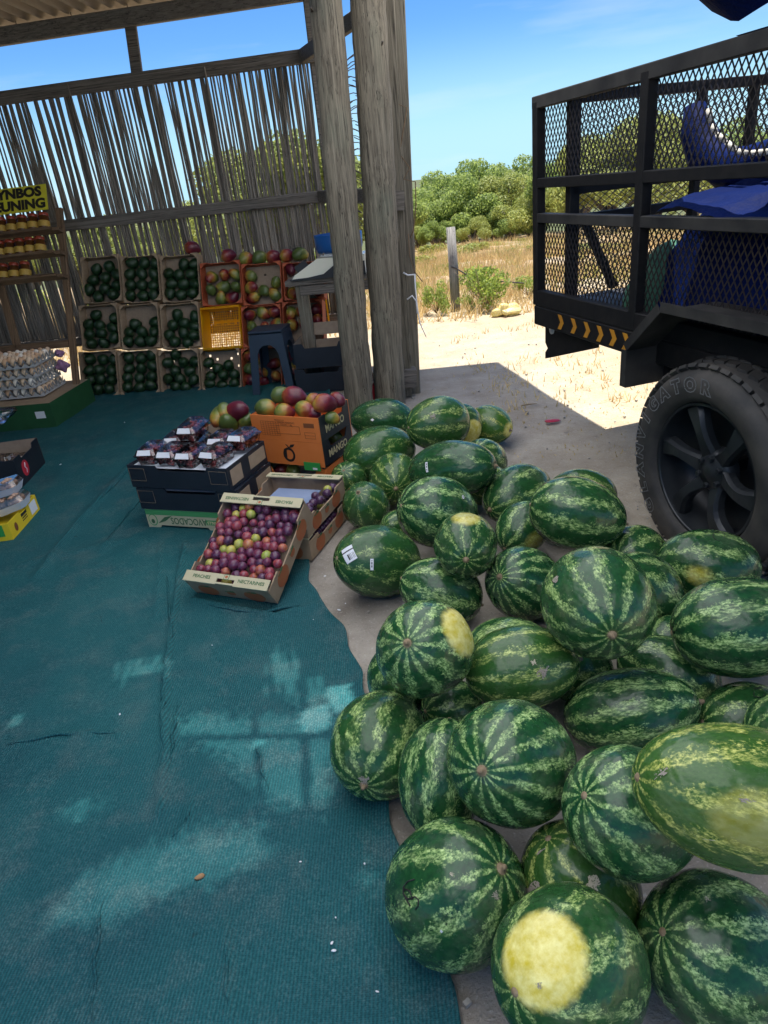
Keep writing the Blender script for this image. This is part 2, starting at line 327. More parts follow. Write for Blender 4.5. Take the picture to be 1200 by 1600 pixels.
def m_melon():
    t = NT('watermelon_rind'); tcn = t.n('TexCoord'); P = t.vmath('NORMALIZE', tcn.outputs['Object'])
    inf = t.n('ObjectInfo'); sca = t.n('VectorMath', operation='SCALE'); cm = t.n('CombineXYZ')
    for i in range(3): t.l(inf.outputs['Random'], cm.inputs[i])
    t.l(cm.outputs[0], sca.inputs[0]); sca.inputs[3].default_value = 53.0; Q = t.vmath('ADD', P, sca.outputs[0])
    sp = t.n('SeparateXYZ'); t.l(P, sp.inputs[0]); phi = t.math('ARCTAN2', sp.outputs[1], sp.outputs[0]); z = sp.outputs[2]
    sinth = t.math('SQRT', t.math('MAXIMUM', t.math('SUBTRACT', 1.0, t.math('MULTIPLY', z, z)), 0.0))
    A = lambda n: t.attr(n).outputs['Fac']
    big = t.math('SUBTRACT', t.noise(Q, 2.6, 3, .5), .5); mid = t.math('SUBTRACT', t.noise(Q, 9.0, 6, .62), .5); fine = t.math('SUBTRACT', t.noise(Q, 26, 6, .7), .5)
    w1 = t.math('MULTIPLY', t.math('ADD', t.math('MULTIPLY', big, 5.5), t.math('ADD', t.math('MULTIPLY', mid, 5.0), t.math('MULTIPLY', fine, 3.4))), t.math('MINIMUM', t.math('MULTIPLY', sinth, 1.35), 1.0))
    st = t.math('SINE', t.math('ADD', t.math('MULTIPLY', phi, A('stripes')), w1))
    st = t.math('ADD', st, t.math('ADD', t.math('MULTIPLY', fine, 3.0), t.math('MULTIPLY', t.math('SUBTRACT', t.noise(Q, 4.2, 3, .5), .5), 2.2)))
    # stretched mottling inside the pale bands
    m = t.n('Mapping'); m.inputs['Scale'].default_value = (1, 1, .5); t.l(Q, m.inputs[0])
    mot = t.noise(m.outputs[0], 24, 8, .72); mot2 = t.noise(m.outputs[0], 7, 4, .6)
    thr = A('thr'); d = t.math('SUBTRACT', st, thr); band = t.rng(d, -.15, .75, smooth=True)
    band = t.math('MULTIPLY', band, t.rng(mot2, .34, .54, .04, 1)); core = t.math('MULTIPLY', band, t.rng(mot, .42, .58, .15, 1))
    tone = A('tone')
    dark = t.mix(t.rng(mid, -.16, .16), (.007, .041, .017), (.014, .082, .025)); olive = t.mix(t.rng(mot, .35, .65), (.030, .092, .012), (.062, .15, .026))
    base = t.mix(tone, dark, olive); pale = t.mix(t.rng(mot, .4, .66), (.20, .41, .10), (.52, .68, .29)); pale = t.mix(t.math('MULTIPLY', tone, .85), pale, t.mix(t.rng(mot, .38, .62), (.30, .34, .035), (.72, .64, .14)))
    c = t.mix(core, base, pale)
    veil = t.math('MULTIPLY', t.rng(t.noise(Q, 3.4, 5, .6), .5, .8), .22); c = t.mix(veil, c, t.mix(.5, c, (.05, .13, .05)))
    # pale yellow ground spot; on one melon it paints a sunlit rim
    sd = t.attr('spot'); dd = t.vmath('DOT_PRODUCT', P, sd.outputs['Vector']); dd = t.math('ADD', dd, t.math('ADD', t.math('MULTIPLY', mid, .08), t.math('MULTIPLY', fine, .03))); sr = A('spot_cos')
    sm = t.rng(t.math('SUBTRACT', dd, sr), -.035, .05, smooth=True); sm = t.math('MULTIPLY', sm, A('spot_amt'))
    yel = t.mix(t.rng(t.noise(Q, 5, 5, .65), .35, .68), (.62, .50, .04), (.86, .80, .30)); c = t.mix(sm, c, yel)
    # corky scars and dust
    sc1 = t.rng(t.noise(Q, 7.5, 9, .78), .70, .72); c = t.mix(t.math('MULTIPLY', sc1, .8), c, (.27, .24, .16))
    dm = t.n('Mapping'); dm.inputs['Scale'].default_value = (1, .25, 1.6); dm.inputs['Rotation'].default_value = (.6, .9, .3); t.l(Q, dm.inputs[0])
    scf = t.rng(t.noise(dm.outputs[0], 16, 7, .75), .665, .70); c = t.mix(t.math('MULTIPLY', scf, .45), c, (.34, .33, .24))
    dst = t.rng(t.noise(Q, 1.7, 6, .7), .50, .72); c = t.mix(t.math('MULTIPLY', dst, .16), c, (.30, .28, .22))
    # stem end freckle
    pole_ = t.rng(z, .992, .999); c = t.mix(t.math('MULTIPLY', pole_, .7), c, (.17, .15, .06))
    t.base(c); t.rough(t.rng(t.noise(Q, 6, 4), .3, .7, .14, .30)); t.b.inputs['Specular IOR Level'].default_value = .42
    t.bump(t.math('ADD', t.noise(P, 3.2, 2), t.math('MULTIPLY', fine, .06)), .25, .02); return t.m
M['melon'] = m_melon()
def m_mango():
    t = NT('mango_skin'); v = t.co('Object'); inf = t.n('ObjectInfo'); sp = t.n('SeparateXYZ'); t.l(v, sp.inputs[0])
    q = t.math('ADD', t.math('ADD', t.math('MULTIPLY', sp.outputs[2], .30), t.math('MULTIPLY', t.noise(v, 1.6, 4), .5)), t.attr('blush').outputs['Fac'])
    c = t.ramp(q, [(.18, (.07, .105, .025)), (.38, (.19, .20, .035)), (.52, (.36, .22, .035)), (.66, (.28, .075, .025)), (.82, (.17, .012, .024)), (1., (.09, .008, .02))])
    c = t.mix(t.rng(t.noise(v, 22, 3), .66, .72), c, (.25, .2, .08)); t.base(c); t.rough(.36); t.bump(t.noise(v, 14, 3), .06, .01); return t.m
M['mango'] = m_mango()
def m_plum():
    t = NT('plum_skin'); v = t.co('Object'); inf = t.n('ObjectInfo')
    q = t.math('ADD', t.attr('ripe').outputs['Fac'], t.math('MULTIPLY', t.math('SUBTRACT', t.noise(v, 1.3, 4), .5), .55))
    c = t.ramp(q, [(.0, (.26, .34, .05)), (.2, (.46, .40, .07)), (.38, (.44, .16, .05)), (.56, (.27, .035, .045)), (.78, (.11, .014, .05)), (1., (.045, .014, .05))])
    c = t.mix(t.math('MULTIPLY', t.rng(t.noise(v, 2.2, 5), .45, .75), .3), c, (.34, .28, .36)); t.base(c); t.rough(.34); return t.m
M['plum'] = m_plum()
def m_grape():
    t = NT('grape_skin'); c = t.mix(t.rng(t.noise(t.co('Object'), 30, 2), .35, .65), (.13, .016, .026), (.33, .06, .055)); t.base(c); t.rough(.35); return t.m
M['grape'] = m_grape()
M['avocado'] = simple('avocado_skin', (.006, .022, .009), (.016, .05, .014), 3, .36, .35, 30, dist=.005)
def m_egg():
    t = NT('egg_shell'); c = t.ramp(t.attr('shade').outputs['Fac'], [(0, (.86, .79, .68)), (.4, (.74, .55, .37)), (1, (.56, .33, .18))]); t.base(c); t.rough(.5); return t.m
M['egg'] = m_egg()
def m_tyre():
    t = NT('tyre_rubber'); v = t.co('Object'); n = t.noise(v, 7, 6, .6); t.base(t.mix(t.rng(n, .35, .7), (.017, .018, .019), (.066, .060, .053))); t.rough(.72); t.bump(t.noise(v, 90, 3), .12, .003); return t.m
M['tyre'] = m_tyre()
M['tyre_letter'] = simple('pale_raised_rubber', (.24, .25, .26), None, 9, .7)
def m_leaf(name, c1, c2, sc_=1.2, tr=.4):
    t = NT(name); inf = t.n('ObjectInfo'); n = t.noise(t.co('Object'), sc_, 4); n = t.math('ADD', n, t.math('MULTIPLY', t.math('SUBTRACT', inf.outputs['Random'], .5), .3)); t.base(t.mix(t.rng(n, .3, .7), c1, c2)); t.rough(.6); return translucent_of(t, tuple(min(1, x * 1.5) for x in c2), tr)
M['leaf'] = m_leaf('milkwood_leaves', (.12, .18, .04), (.30, .37, .10), 1.1, .45)
M['leaf2'] = m_leaf('yellow_green_leaves', (.16, .21, .045), (.36, .39, .105), 1.4, .3)
M['scrub'] = m_leaf('scrub_leaves', (.14, .18, .03), (.34, .34, .07), 4, .35)
M['shrub'] = m_leaf('green_shrub_leaves', (.11, .18, .03), (.30, .36, .07), 5, .45)
M['straw'] = m_leaf('dry_grass_blades', (.46, .31, .12), (.62, .47, .22), 6, .3)

# ---------------------------------------------------------------- ground
def smooth(a, b, x):
    t = np.clip((x - a) / (b - a), 0, 1); return t * t * (3 - 2 * t)
def hump(x, y, s, seed=0.0): return math.sin(x * s + 1.3 * math.sin(y * s * .7 + seed)) * math.cos(y * s * 1.1 + .8 * math.sin(x * s * .6 + seed * 2))
def ground_z(x, y):
    s = max(0.0, y - 8.5); z = -.075 * (s - 2.0 * (1 - math.exp(-s / 2.0)))
    z = max(z, -3.9) - .09 * math.exp(-((x - 1.42) ** 2 + (y - 2.5) ** 2) / .10)
    a = float(smooth(9.5, 14, y)); return z + a * (.16 * hump(x, y, .55) + .07 * hump(x, y, 1.7, 2)) + .008 * hump(x, y, 2.3) * float(smooth(4.8, 6.4, y))
def axis(parts):
    o = []
    for a, b, n in parts: o += list(np.linspace(a, b, n, endpoint=False))
    return np.array(o + [parts[-1][1]])
gx = axis([(-900, -60, 12), (-60, -14, 30), (-14, -1, 50), (-1, 3, 60), (3, 14, 46), (14, 60, 36), (60, 900, 12)]); gy = axis([(-60, -3, 10), (-3, 0, 12), (0, 5, 60), (5, 12, 36), (12, 45, 80), (45, 90, 20), (90, 1200, 14)])
GV = [(x, y, ground_z(x, y) - .012) for y in gy for x in gx]
def m_sand():
    t = NT('sandy_ground'); v = t.co('Object'); a = t.noise(v, .55, 6, .6); b = t.noise(v, 3.2, 8, .68); c = t.noise(v, 28, 6, .7); d = t.noise(v, 110, 3, .6)
    col = t.mix(t.rng(b, .34, .66), (.36, .29, .20), (.50, .42, .30)); col = t.mix(t.math('MULTIPLY', t.rng(a, .42, .68), .6), col, (.42, .31, .16))
    col = t.mix(t.math('MULTIPLY', t.rng(c, .55, .75), .5), col, (.22, .18, .13)); col = t.mix(t.rng(d, .62, .70), col, (.58, .54, .46)); col = t.mix(t.rng(t.noise(v, 9, 6, .75), .62, .72), col, (.16, .13, .10))
    sp = t.n('SeparateXYZ'); t.l(v, sp.inputs[0]); near = t.math('MULTIPLY', t.rng(sp.outputs[1], 6.6, 5.2), t.rng(sp.outputs[0], 1.6, .7))   # trodden dirt under the stall, greyed to carry the cool of its shade
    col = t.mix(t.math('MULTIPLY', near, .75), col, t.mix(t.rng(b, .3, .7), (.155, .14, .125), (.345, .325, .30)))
    vfar = t.rng(sp.outputs[1], 48, 62); col = t.mix(vfar, col, t.mix(t.rng(c, .3, .7), (.05, .07, .02), (.11, .12, .04))); col = t.mix(t.math('MULTIPLY', t.rng(t.noise(v, 70, 4, .7), .60, .66), .5), col, (.5, .47, .42)); col = t.mix(t.math('MULTIPLY', t.rng(t.noise(v, 38, 5, .75), .64, .69), .6), col, (.10, .085, .07)); far = t.math('MULTIPLY', t.rng(sp.outputs[1], 10, 13), t.rng(sp.outputs[1], 60, 46)); col = t.mix(t.math('MULTIPLY', far, t.rng(a, .36, .6)), col, (.36, .235, .11))
    t.base(col); t.rough(.95); t.bump(t.math('ADD', b, t.math('ADD', t.math('MULTIPLY', c, .5), t.math('MULTIPLY', d, .25))), .55, .05); return t.m
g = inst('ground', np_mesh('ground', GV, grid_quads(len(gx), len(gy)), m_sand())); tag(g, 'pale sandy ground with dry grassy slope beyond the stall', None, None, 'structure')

# ---------------------------------------------------------------- teal net laid on the ground
def m_net():
    t = NT('teal_shade_net'); v = t.co('Object'); mpn = t.n('Mapping'); mpn.inputs['Rotation'].default_value = (0, 0, .06); t.l(v, mpn.inputs[0])
    wv = t.n('TexWave', wave_type='BANDS', bands_direction='X'); wv.inputs['Scale'].default_value = 36; wv.inputs['Distortion'].default_value = 1.2; wv.inputs['Detail'].default_value = 2; wv.inputs['Detail Scale'].default_value = .3; t.l(mpn.outputs[0], wv.inputs[0])
    w2 = t.n('TexWave', wave_type='BANDS', bands_direction='Y'); w2.inputs['Scale'].default_value = 70; w2.inputs['Distortion'].default_value = 1.5; t.l(mpn.outputs[0], w2.inputs[0])
    n1 = t.noise(v, 1.3, 5, .6); n2 = t.noise(v, 5.5, 7, .68); n3 = t.noise(v, 60, 5, .7)
    c = t.mix(t.rng(n1, .35, .68), (.004, .064, .084), (.010, .135, .145)); c = t.mix(t.math('MULTIPLY', wv.outputs[1], .62), c, (.003, .026, .032))
    c = t.mix(t.math('MULTIPLY', w2.outputs[1], .25), c, (.018, .14, .14))
    c = t.mix(t.math('MULTIPLY', t.rng(n2, .50, .76), .30), c, (.13, .15, .14)); c = t.mix(t.math('MULTIPLY', t.rng(n1, .55, .8), .14), c, (.12, .16, .15)); c = t.mix(t.math('MULTIPLY', t.rng(n3, .62, .8), .4), c, (.2, .2, .19))
    n4 = t.noise(v, 170, 4, .7); c = t.mix(t.math('MULTIPLY', t.rng(n4, .50, .66), t.rng(n2, .32, .66, .04, .30)), c, (.20, .28, .27)); c = t.mix(t.math('MULTIPLY', t.rng(n4, .50, .36), .45), c, (.002, .026, .034)); c = t.mix(t.math('MULTIPLY', t.rng(t.noise(v, 2.6, 6, .7), .50, .70), .22), c, (.004, .035, .048))
    st = t.rng(t.noise(v, 8, 4, .5, 1.0), .71, .75); c = t.mix(t.math('MULTIPLY', st, .6), c, (.008, .02, .022))
    t.base(c); t.rough(.8); t.b.inputs['Specular IOR Level'].default_value = .25; t.bump(t.math('ADD', t.math('MULTIPLY', wv.outputs[1], .5), t.math('ADD', t.math('MULTIPLY', n3, .4), n2)), .4, .006); return t.m
edge = [at_z(x, y) for x, y in [(800, 1720), (720, 1612), (685, 1515), (655, 1410), (627, 1310), (606, 1250), (592, 1140), (569, 1052), (535, 990), (500, 935), (480, 880), (492, 800), (520, 700), (530, 640), (505, 600)]]
ey = np.array([p.y for p in edge]); ex = np.array([p.x for p in edge]); o_ = np.argsort(ey); ey, ex = ey[o_], ex[o_]
NXc, NYc = 250, 340
ys = np.linspace(-.6, 6.75, NYc); V = np.zeros((NYc, NXc, 3))
for j, y in enumerate(ys):
    xr = np.interp(y, ey, ex) + .012 * math.sin(y * 9) + .008 * math.sin(y * 23); u = np.linspace(0, 1, NXc); V[j, :, 0] = -4.4 + (xr + 4.4) * (1 - (1 - u) ** 1.25); V[j, :, 1] = y
X, Y = V[..., 0], V[..., 1]
Z = .004 + .002 * np.sin(X * 9 + 2 * np.sin(Y * 3)) * np.cos(Y * 7 + np.sin(X * 4)) + .0015 * np.sin(X * 31 + Y * 6)
folds = [([(290, 850), (268, 985), (258, 1090), (257, 1180), (250, 1275)], .013, .013), ([(252, 850), (245, 960)], .007, .010), ([(278, 1105), (270, 1180)], .006, .012), ([(299, 1260), (292, 1295), (262, 1322)], .009, .010), ([(355, 1450), (360, 1600)], .006, .010),
         ([(145, 1600), (165, 1380)], .005, .010), ([(0, 1168), (95, 1150), (190, 1149)], .006, .014), ([(240, 690), (120, 820), (60, 900)], .010, .03), ([(300, 700), (160, 860)], .008, .03), ([(40, 880), (200, 845)], .006, .02),
         ([(565, 1400), (620, 1600)], .006, .012), ([(300, 940), (430, 965), (490, 950)], .012, .02), ([(405, 1180), (420, 1240)], .004, .009)]
for pl, hgt, wd in folds:
    P = [at_z(*p) for p in pl]; best = np.full(X.shape, 9.0)
    for a, b in zip(P[:-1], P[1:]):
        dx, dy = b.x - a.x, b.y - a.y; tt = np.clip(((X - a.x) * dx + (Y - a.y) * dy) / (dx * dx + dy * dy), 0, 1)
        best = np.minimum(best, np.hypot(X - a.x - tt * dx, Y - a.y - tt * dy))
    Z += 1.9 * hgt * np.exp(-np.abs(best / (wd * .8)) ** 1.5)
xe = V[:, -1:, 0] - X; Z += (.010 + .006 * np.sin(Y * 11) + .004 * np.sin(Y * 37)) * np.exp(-(xe / .030) ** 2)
V[..., 2] = Z; V[:, -1, 2] -= .004
net = inst('ground_net', np_mesh('ground_net', V.reshape(-1, 3), grid_quads(NXc, NYc), m_net())); tag(net, 'teal woven shade net spread over the ground of the stall', 'ground net')

for pl, r_ in (([(262, 905), (266, 960), (270, 985), (262, 1030), (257, 1080), (255, 1130), (258, 1180), (252, 1230)], .0075), ([(284, 862), (275, 930), (268, 985)], .005), ([(298, 1262), (293, 1290), (262, 1322)], .006), ([(278, 1105), (272, 1150), (268, 1190)], .005), ([(357, 1460), (354, 1520), (360, 1600)], .0045), ([(147, 1600), (152, 1500), (162, 1400)], .004), ([(10, 1168), (95, 1151), (188, 1148)], .005), ([(245, 690), (180, 760), (120, 820), (60, 895)], .008), ([(298, 700), (225, 780), (160, 855)], .006), ([(402, 1170), (408, 1200), (420, 1238)], .004), ([(320, 948), (400, 962), (480, 948)], .007)):
    P = [at_z(*a) for a in pl]; pts = []
    for a, b in zip(P[:-1], P[1:]):
        for k in range(6): c = a.lerp(b, k / 6); pts.append(Vector((c.x + .004 * math.sin(c.y * 60) , c.y + .003 * math.sin(c.x * 50), .008 + r_ * .9)))
    pts.append(Vector((P[-1].x, P[-1].y, .009)))
    n_ = len(pts); mb = MB(); mb.tube(pts, [r_ * max(.25, min(1, 4 * min(i, n_ - 1 - i) / n_)) for i in range(n_)], 7); mb.build('fold', net.data.materials[0], net)
# ---------------------------------------------------------------- reed wall
WD = Vector((.9916, -.129, 0)); WN = Vector((.129, .9916, 0)); WP = Vector((-.15, 6.85, 0)); WRZ = math.atan2(WD.y, WD.x)
def wall_px(x, y, off=0.0):
    p = at_plane(x, y, WP + WN * off, WN); return (p - WP).dot(WD), p.z
wall = thing('reed_wall', 'back wall of upright dry reeds nailed between grey timber rails', 'reed wall', WP, WRZ)
z_top = wall_px(240, 122)[1]; z_mid = wall_px(300, 330)[1]; z_bot = .44
rng = random.Random(7)
WL = -4.3
rail_mb = lambda z, h, d, y0: MB().box((WL / 2 + .1, y0, z), (-WL + .2, d, h), ch=.006)
for z, h in ((z_top, .105), (z_mid, .10), (z_bot, .09)): rail_mb(z, h, .045, -.040).build('rail', M['plank'], wall)
reed_me = []
for k in range(9):
    pts = []; rr = []; bx = by = 0.0
    for i in range(11):
        bx += rng.uniform(-.006, .006); by += rng.uniform(-.003, .003); pts.append((bx, by, i / 10)); rr.append((.0125 - .0045 * i / 10) * rng.uniform(.85, 1.15))
    reed_me.append(MB().tube(pts, rr, 7).mesh('reed', M['reed']))
x = WL; n = 0
while x < .02:
    me = reed_me[rng.randrange(9)]; top = z_top + rng.uniform(-.02, .05); bot = z_bot + rng.uniform(-.06, .02); lean = rng.gauss(0, .018)
    s = rng.uniform(.85, 1.35)
    o = inst('reed', me, wall, (x, rng.uniform(-.004, .014), bot), (0, lean, rng.uniform(0, 6.28)), (s, s, top - bot))
    x += rng.choice((.0145, .016, .017, .019, .0215)) * (1.25 if rng.random() < .15 else 1)
# ---------------------------------------------------------------- stall frame: poles, beam, strut, roof
stall = thing('market_stall', 'open timber farm stall with corrugated roof on round gum poles', 'stall', (0, 5.0, 0))
def pole(base, top, r0, r1, mat, seed, n=20, segs=40):
    rg = random.Random(seed); pts = []; rs = []; a = Vector(base) - Vector((0, 5, 0)); b = Vector(top) - Vector((0, 5, 0))
    for i in range(segs + 1):
        t = i / segs; pts.append(a.lerp(b, t) + Vector((rg.uniform(-.004, .004), rg.uniform(-.004, .004), 0))); rs.append((r0 + (r1 - r0) * t) * rg.uniform(.975, 1.025))
    mb = MB().tube(pts, rs, 20)
    mb.v = [tuple(Vector(v) + Vector((noise.noise(Vector((v[0] * 22, v[1] * 22, v[2] * 1.6 + seed))), noise.noise(Vector((v[1] * 22, v[0] * 22, v[2] * 1.6 + seed + 9))), 0)) * .008) for v in mb.v]; return mb.build('pole', mat, stall)
p1 = pole((-.095, 5.0, -.05), (.018, 5.0, 3.0), .108, .100, M['pole'], 1); p1['label'] = 'grey round pole behind the mango carton'
p2 = pole((.148, 5.15, -.05), (.282, 5.15, 3.0), .118, .112, M['pole'], 2); p2['label'] = 'thick greenish grey pole at the stall corner'
pole((-3.9, 5.0, -.05), (-3.9, 5.0, 3.0), .1, .095, M['pole2'], 3); pole((-3.9, 1.0, -.05), (-3.9, 1.0, 3.0), .1, .095, M['pole2'], 4)
P0 = Vector((0, 5, 0))
mb = MB().bar(Vector((.262, 5.40, 0)) - P0, Vector((.385, 5.40, 3.0)) - P0, .16, .05, ch=.006, up=(0, 1, 0)); mb.build('side_plank', M['pole2'], stall)
b0, b1 = at_y(649, 625, 5.5), at_y(622, 0, 5.5); b1 = b0 + (b1 - b0) * 1.1
MB().bar(b0 - P0, b1 - P0, .085, .085, ch=.008, up=(0, 1, 0)).build('corner_post', M['pole2'], stall)
for (px_, py_, w_, h_) in ((621, 313, .09, .13), (640, 588, .10, .14)):
    q = at_y(px_, py_, 5.40) - P0; MB().box(q, (w_, .16, h_), Matrix.Rotation(.1, 3, 'Y'), ch=.008).build('block', M['plank'], stall)
def wallpt(s, z, off=0.0): return WP + WD * s + WN * off + Vector((0, 0, z)) - P0
a = at_plane(560, 303, WP, WN); MB().bar(wallpt(-.1, z_mid, -.03), Vector((.23, 5.45, z_mid - .02)) - P0, .05, .1, ch=.005).build('side_rail', M['plank'], stall)
MB().bar(wallpt(-.1, z_top, -.03), Vector((.25, 5.45, z_top)) - P0, .05, .1, ch=.005).build('side_rail', M['plank'], stall)
zb = wall_px(240, 22)[1]
MB().bar(wallpt(-4.4, zb, -.01), wallpt(.35, zb, -.01), .06, .13, ch=.006).build('beam', M['plank'], stall)
sa, sb = wall_px(202, 30), wall_px(214, 118)
MB().bar(wallpt(sa[0], sa[1], .01), wallpt(sb[0], sb[1], .01), .095, .045, ch=.005, up=(0, 1, 0)).build('strut', M['plank'], stall)
MB().bar(wallpt(-3.9, zb, .01), wallpt(-3.9, 0, .01), .1, .1, ch=.005, up=(0, 1, 0)).build('strut', M['plank'], stall); MB().bar(wallpt(-.02, 0, .02), wallpt(.02, zb, .02), .1, .1, ch=.01, up=(0, 1, 0)).build('strut', M['plank'], stall)
for k in range(9):
    s = -4 + .5 * k; q = wallpt(s, zb + .09, -.03); MB().tube([q, q - Vector((0, 0, .09))], .0035, 5).build('nail', M['wire'], stall)
# corrugated roof sheets: wave across the wall direction, fall towards the back
def roof_sheet(s0, s1, d0, d1, name='roof_sheet'):
    nx = int((s1 - s0) / .0125) + 1; dd = np.linspace(d0, d1, 10); V = []
    for d in dd:
        for i in range(nx):
            s = s0 + (s1 - s0) * i / (nx - 1); q = WP + WD * s + WN * d; V.append((q.x, q.y - 5, zb + .105 + .022 * math.sin(2 * math.pi * s / .125) - .03 * d))
    me = np_mesh(name, V, grid_quads(nx, len(dd)), M['roof']); return inst(name, me, stall)
roof_sheet(-4.9, .45, -2.3, .22); roof_sheet(-4.9, -.9, -4.8, -2.2); roof_sheet(-4.9, -.6, -7.6, -4.7)
MB().box((-4.62, -1.4, 1.45), (.02, 6.8, 2.9)).build('side_sheet', M['side'], stall)  # unseen side of the stall, added to darken its interior
# cord and torn plastic on the corner post
mbw = MB()
pts = [at_y(x, y, 5.38) - P0 for x, y in [(606, 120), (614, 160), (636, 168), (624, 240), (640, 262), (631, 280), (649, 284), (650, 320), (646, 360), (641, 372)]]
mbw.tube(pts, .0045, 5); mbw.tube([at_y(x, y, 5.36) - P0 for x, y in [(638, 365), (640, 400), (648, 425), (660, 440)]], .004, 5); mbw.build('cord', M['twine'], stall)
mbp = MB()
for pl in ([(630, 426), (637, 430), (648, 429)], [(648, 428), (649, 450), (652, 480), (656, 505), (666, 527)], [(636, 468), (644, 462), (650, 470), (652, 490)]): mbp.tube([at_y(x, y, 5.36) - P0 for x, y in pl], [.007, .006, .005, .005, .003][:len(pl)], 5)
mbp.build('torn_plastic_strip', M['white'], stall)
mbn = MB()
for x0, y0, x1, y1 in ((486, 12, 489, 22), (598, 65, 612, 72), (486, 320, 494, 328), (505, 398, 517, 400)):
    q = at_y(x0, y0, 4.86) - P0; mbn.tube([q, q + Vector((.0, .1, 0))], .006, 5)
mbn.build('nail_head', M['wire'], stall)
# coil of wire hanging between the poles
cw = MB(); q0 = at_y(551, 90, 6.2); q1 = at_y(556, 360, 6.2)
for i in range(26):
    a = q0.lerp(q1, i / 25); cw.tube([a + Vector((.055 * math.cos(k * .7 + i), .055 * math.sin(k * .7 + i), .02 * math.sin(k + i * 2))) for k in range(8)], .0035, 4)
cwo = inst('wire_coil', cw.mesh('wire_coil', M['wire'])); tag(cwo, 'loose coil of grey wire hanging between the two thick poles', 'wire coil')

# ---------------------------------------------------------------- blue canopy stretched from the stall to the trailer
TW = Vector((1.326, 2.478, 0)); TD = Vector((-.232, .973, 0)).normalized(); TN = Vector((TD.y, -TD.x, 0))
def tpt(s, z, off): return TW + TD * s + TN * off + Vector((0, 0, z))
tp0 = at_plane(1152, 52, TW + TN * .15, TN)
Rp = [Vector((2.1, -1.3, 2.3)), Vector((1.85, .3, 2.0)), Vector((1.70, 1.6, 1.99)), tp0 + Vector((.09, -.30, .10)), tp0 + Vector((.012, -.10, .05)), tp0 + Vector((0, .02, .032)), at_y(1112, 18, tp0.y + .14), at_y(1086, -14, tp0.y + .30), at_y(1072, -60, 3.5), Vector((1.66, 4.12, 2.50)), Vector((1.45, 5.4, 2.76)), Vector((1.30, 6.66, 3.06))]
yv = [-1.3, .3, 1.6, 2.30, 2.5, 2.7, 2.85, 3.1, 3.5, 4.75, 5.3, 6.72]; Lp = [Vector((-2.0 if y < 4.9 else .32, y, 2.98 if y < 4.9 else 3.12)) for y in yv]
def knots(a, b, f0, f1, fine, coarse): return np.array(list(np.arange(a, f0, coarse)) + list(np.arange(f0, f1, fine)) + list(np.arange(f1, b + 1e-6, coarse)))
yk = knots(-1.3, 6.72, .95, 2.25, .009, .06); uk = knots(0, 1, .27, .62, .0026, .012); uk[-1] = 1.0; yk[-1] = 6.72
nu, nv = len(uk), len(yk); V = np.zeros((nv, nu, 3)); vi = np.interp(yk, yv, np.arange(len(yv)))
# denser rows where the patches lie
for j, tv in enumerate(vi):
    i = min(int(tv), len(Rp) - 2); t = tv - i; R_ = Rp[i].lerp(Rp[i + 1], t); L_ = Lp[i].lerp(Lp[i + 1], t)
    for k in range(nu):
        u = uk[k]; p = L_.lerp(R_, u); zc = L_.z + (R_.z - L_.z) * (u ** 3 if p.y < 4.5 else u); V[j, k] = (p.x, p.y, zc - .10 * math.sin(math.pi * u) + .012 * math.sin(u * 17 + p.y * 3) * math.sin(math.pi * min(1, u * 1.0)) + .008 * math.sin(p.y * 11 + u * 5) * (1 - u))
Q = grid_quads(nu, nv); VV = V.reshape(-1, 3); cen = VV[Q].mean(1); kk = cen[:, 2:3] / SUN.z; gpos = cen - kk * np.array(SUN)[None, :]
def inside(poly, pts):
    P = np.array([(at_z(x, y).x, at_z(x, y).y) for x, y in poly]); r = np.zeros(len(pts), bool); j = len(P) - 1
    for i in range(len(P)):
        c = ((P[i, 1] > pts[:, 1]) != (P[j, 1] > pts[:, 1])) & (pts[:, 0] < (P[j, 0] - P[i, 0]) * (pts[:, 1] - P[i, 1]) / (P[j, 1] - P[i, 1] + 1e-12) + P[i, 0]); r ^= c; j = i
    return r
dim_patches = [[(280, 1125), (330, 1118), (460, 1130), (520, 1150), (515, 1260), (430, 1265), (345, 1180), (285, 1150)], [(420, 1030), (440, 1018), (515, 1075), (500, 1118), (455, 1092), (425, 1065)], [(375, 1128), (462, 1112), (470, 1140), (385, 1150)],
        [(255, 1330), (330, 1295), (400, 1295), (428, 1330), (405, 1352), (345, 1372), (250, 1400), (180, 1440), (65, 1450), (110, 1390), (175, 1348)], [(105, 1272), (140, 1248), (155, 1262), (120, 1285)], [(30, 1118), (55, 1115), (48, 1150), (34, 1150)], [(492, 1240), (520, 1245), (505, 1268), (480, 1262)], [(565, 1365), (585, 1360), (590, 1385), (570, 1395)], [(185, 1040), (260, 1030), (262, 1050), (190, 1058)]]
bright = [[(464, 1116), (492, 1110), (513, 1103), (518, 1128), (510, 1144), (470, 1146)], [(512, 1072), (540, 1066), (552, 1080), (552, 1100), (525, 1118), (513, 1098)], [(398, 1158), (418, 1156), (420, 1166), (400, 1167)]]  # canopy holes and thin areas, shaped so that sun patches fall on the net
mi = np.zeros(len(Q), int); keep = np.ones(len(Q), bool); G2 = gpos[:, :2]
mi[(cen[:, 0] > .95) & (cen[:, 1] < 4.3)] = 2
mi[(np.arange(len(Q)) % (nu - 1) >= nu - 3) & (cen[:, 1] < 4.3)] = 3
rj = np.random.RandomState(2); J1 = G2 + rj.normal(0, .022, G2.shape); J2 = G2 + rj.normal(0, .007, G2.shape)      # scatter that softens the edges of the sun patches
for p in dim_patches: mi[inside(p, J1)] = 1
for p in bright: keep &= ~inside(p, J2)
bars = [([(390, 1040), (410, 1270)], .012), ([(472, 1010), (480, 1270)], .016), ([(250, 1155), (560, 1150)], .013), ([(395, 1000), (460, 1280)], .0)]
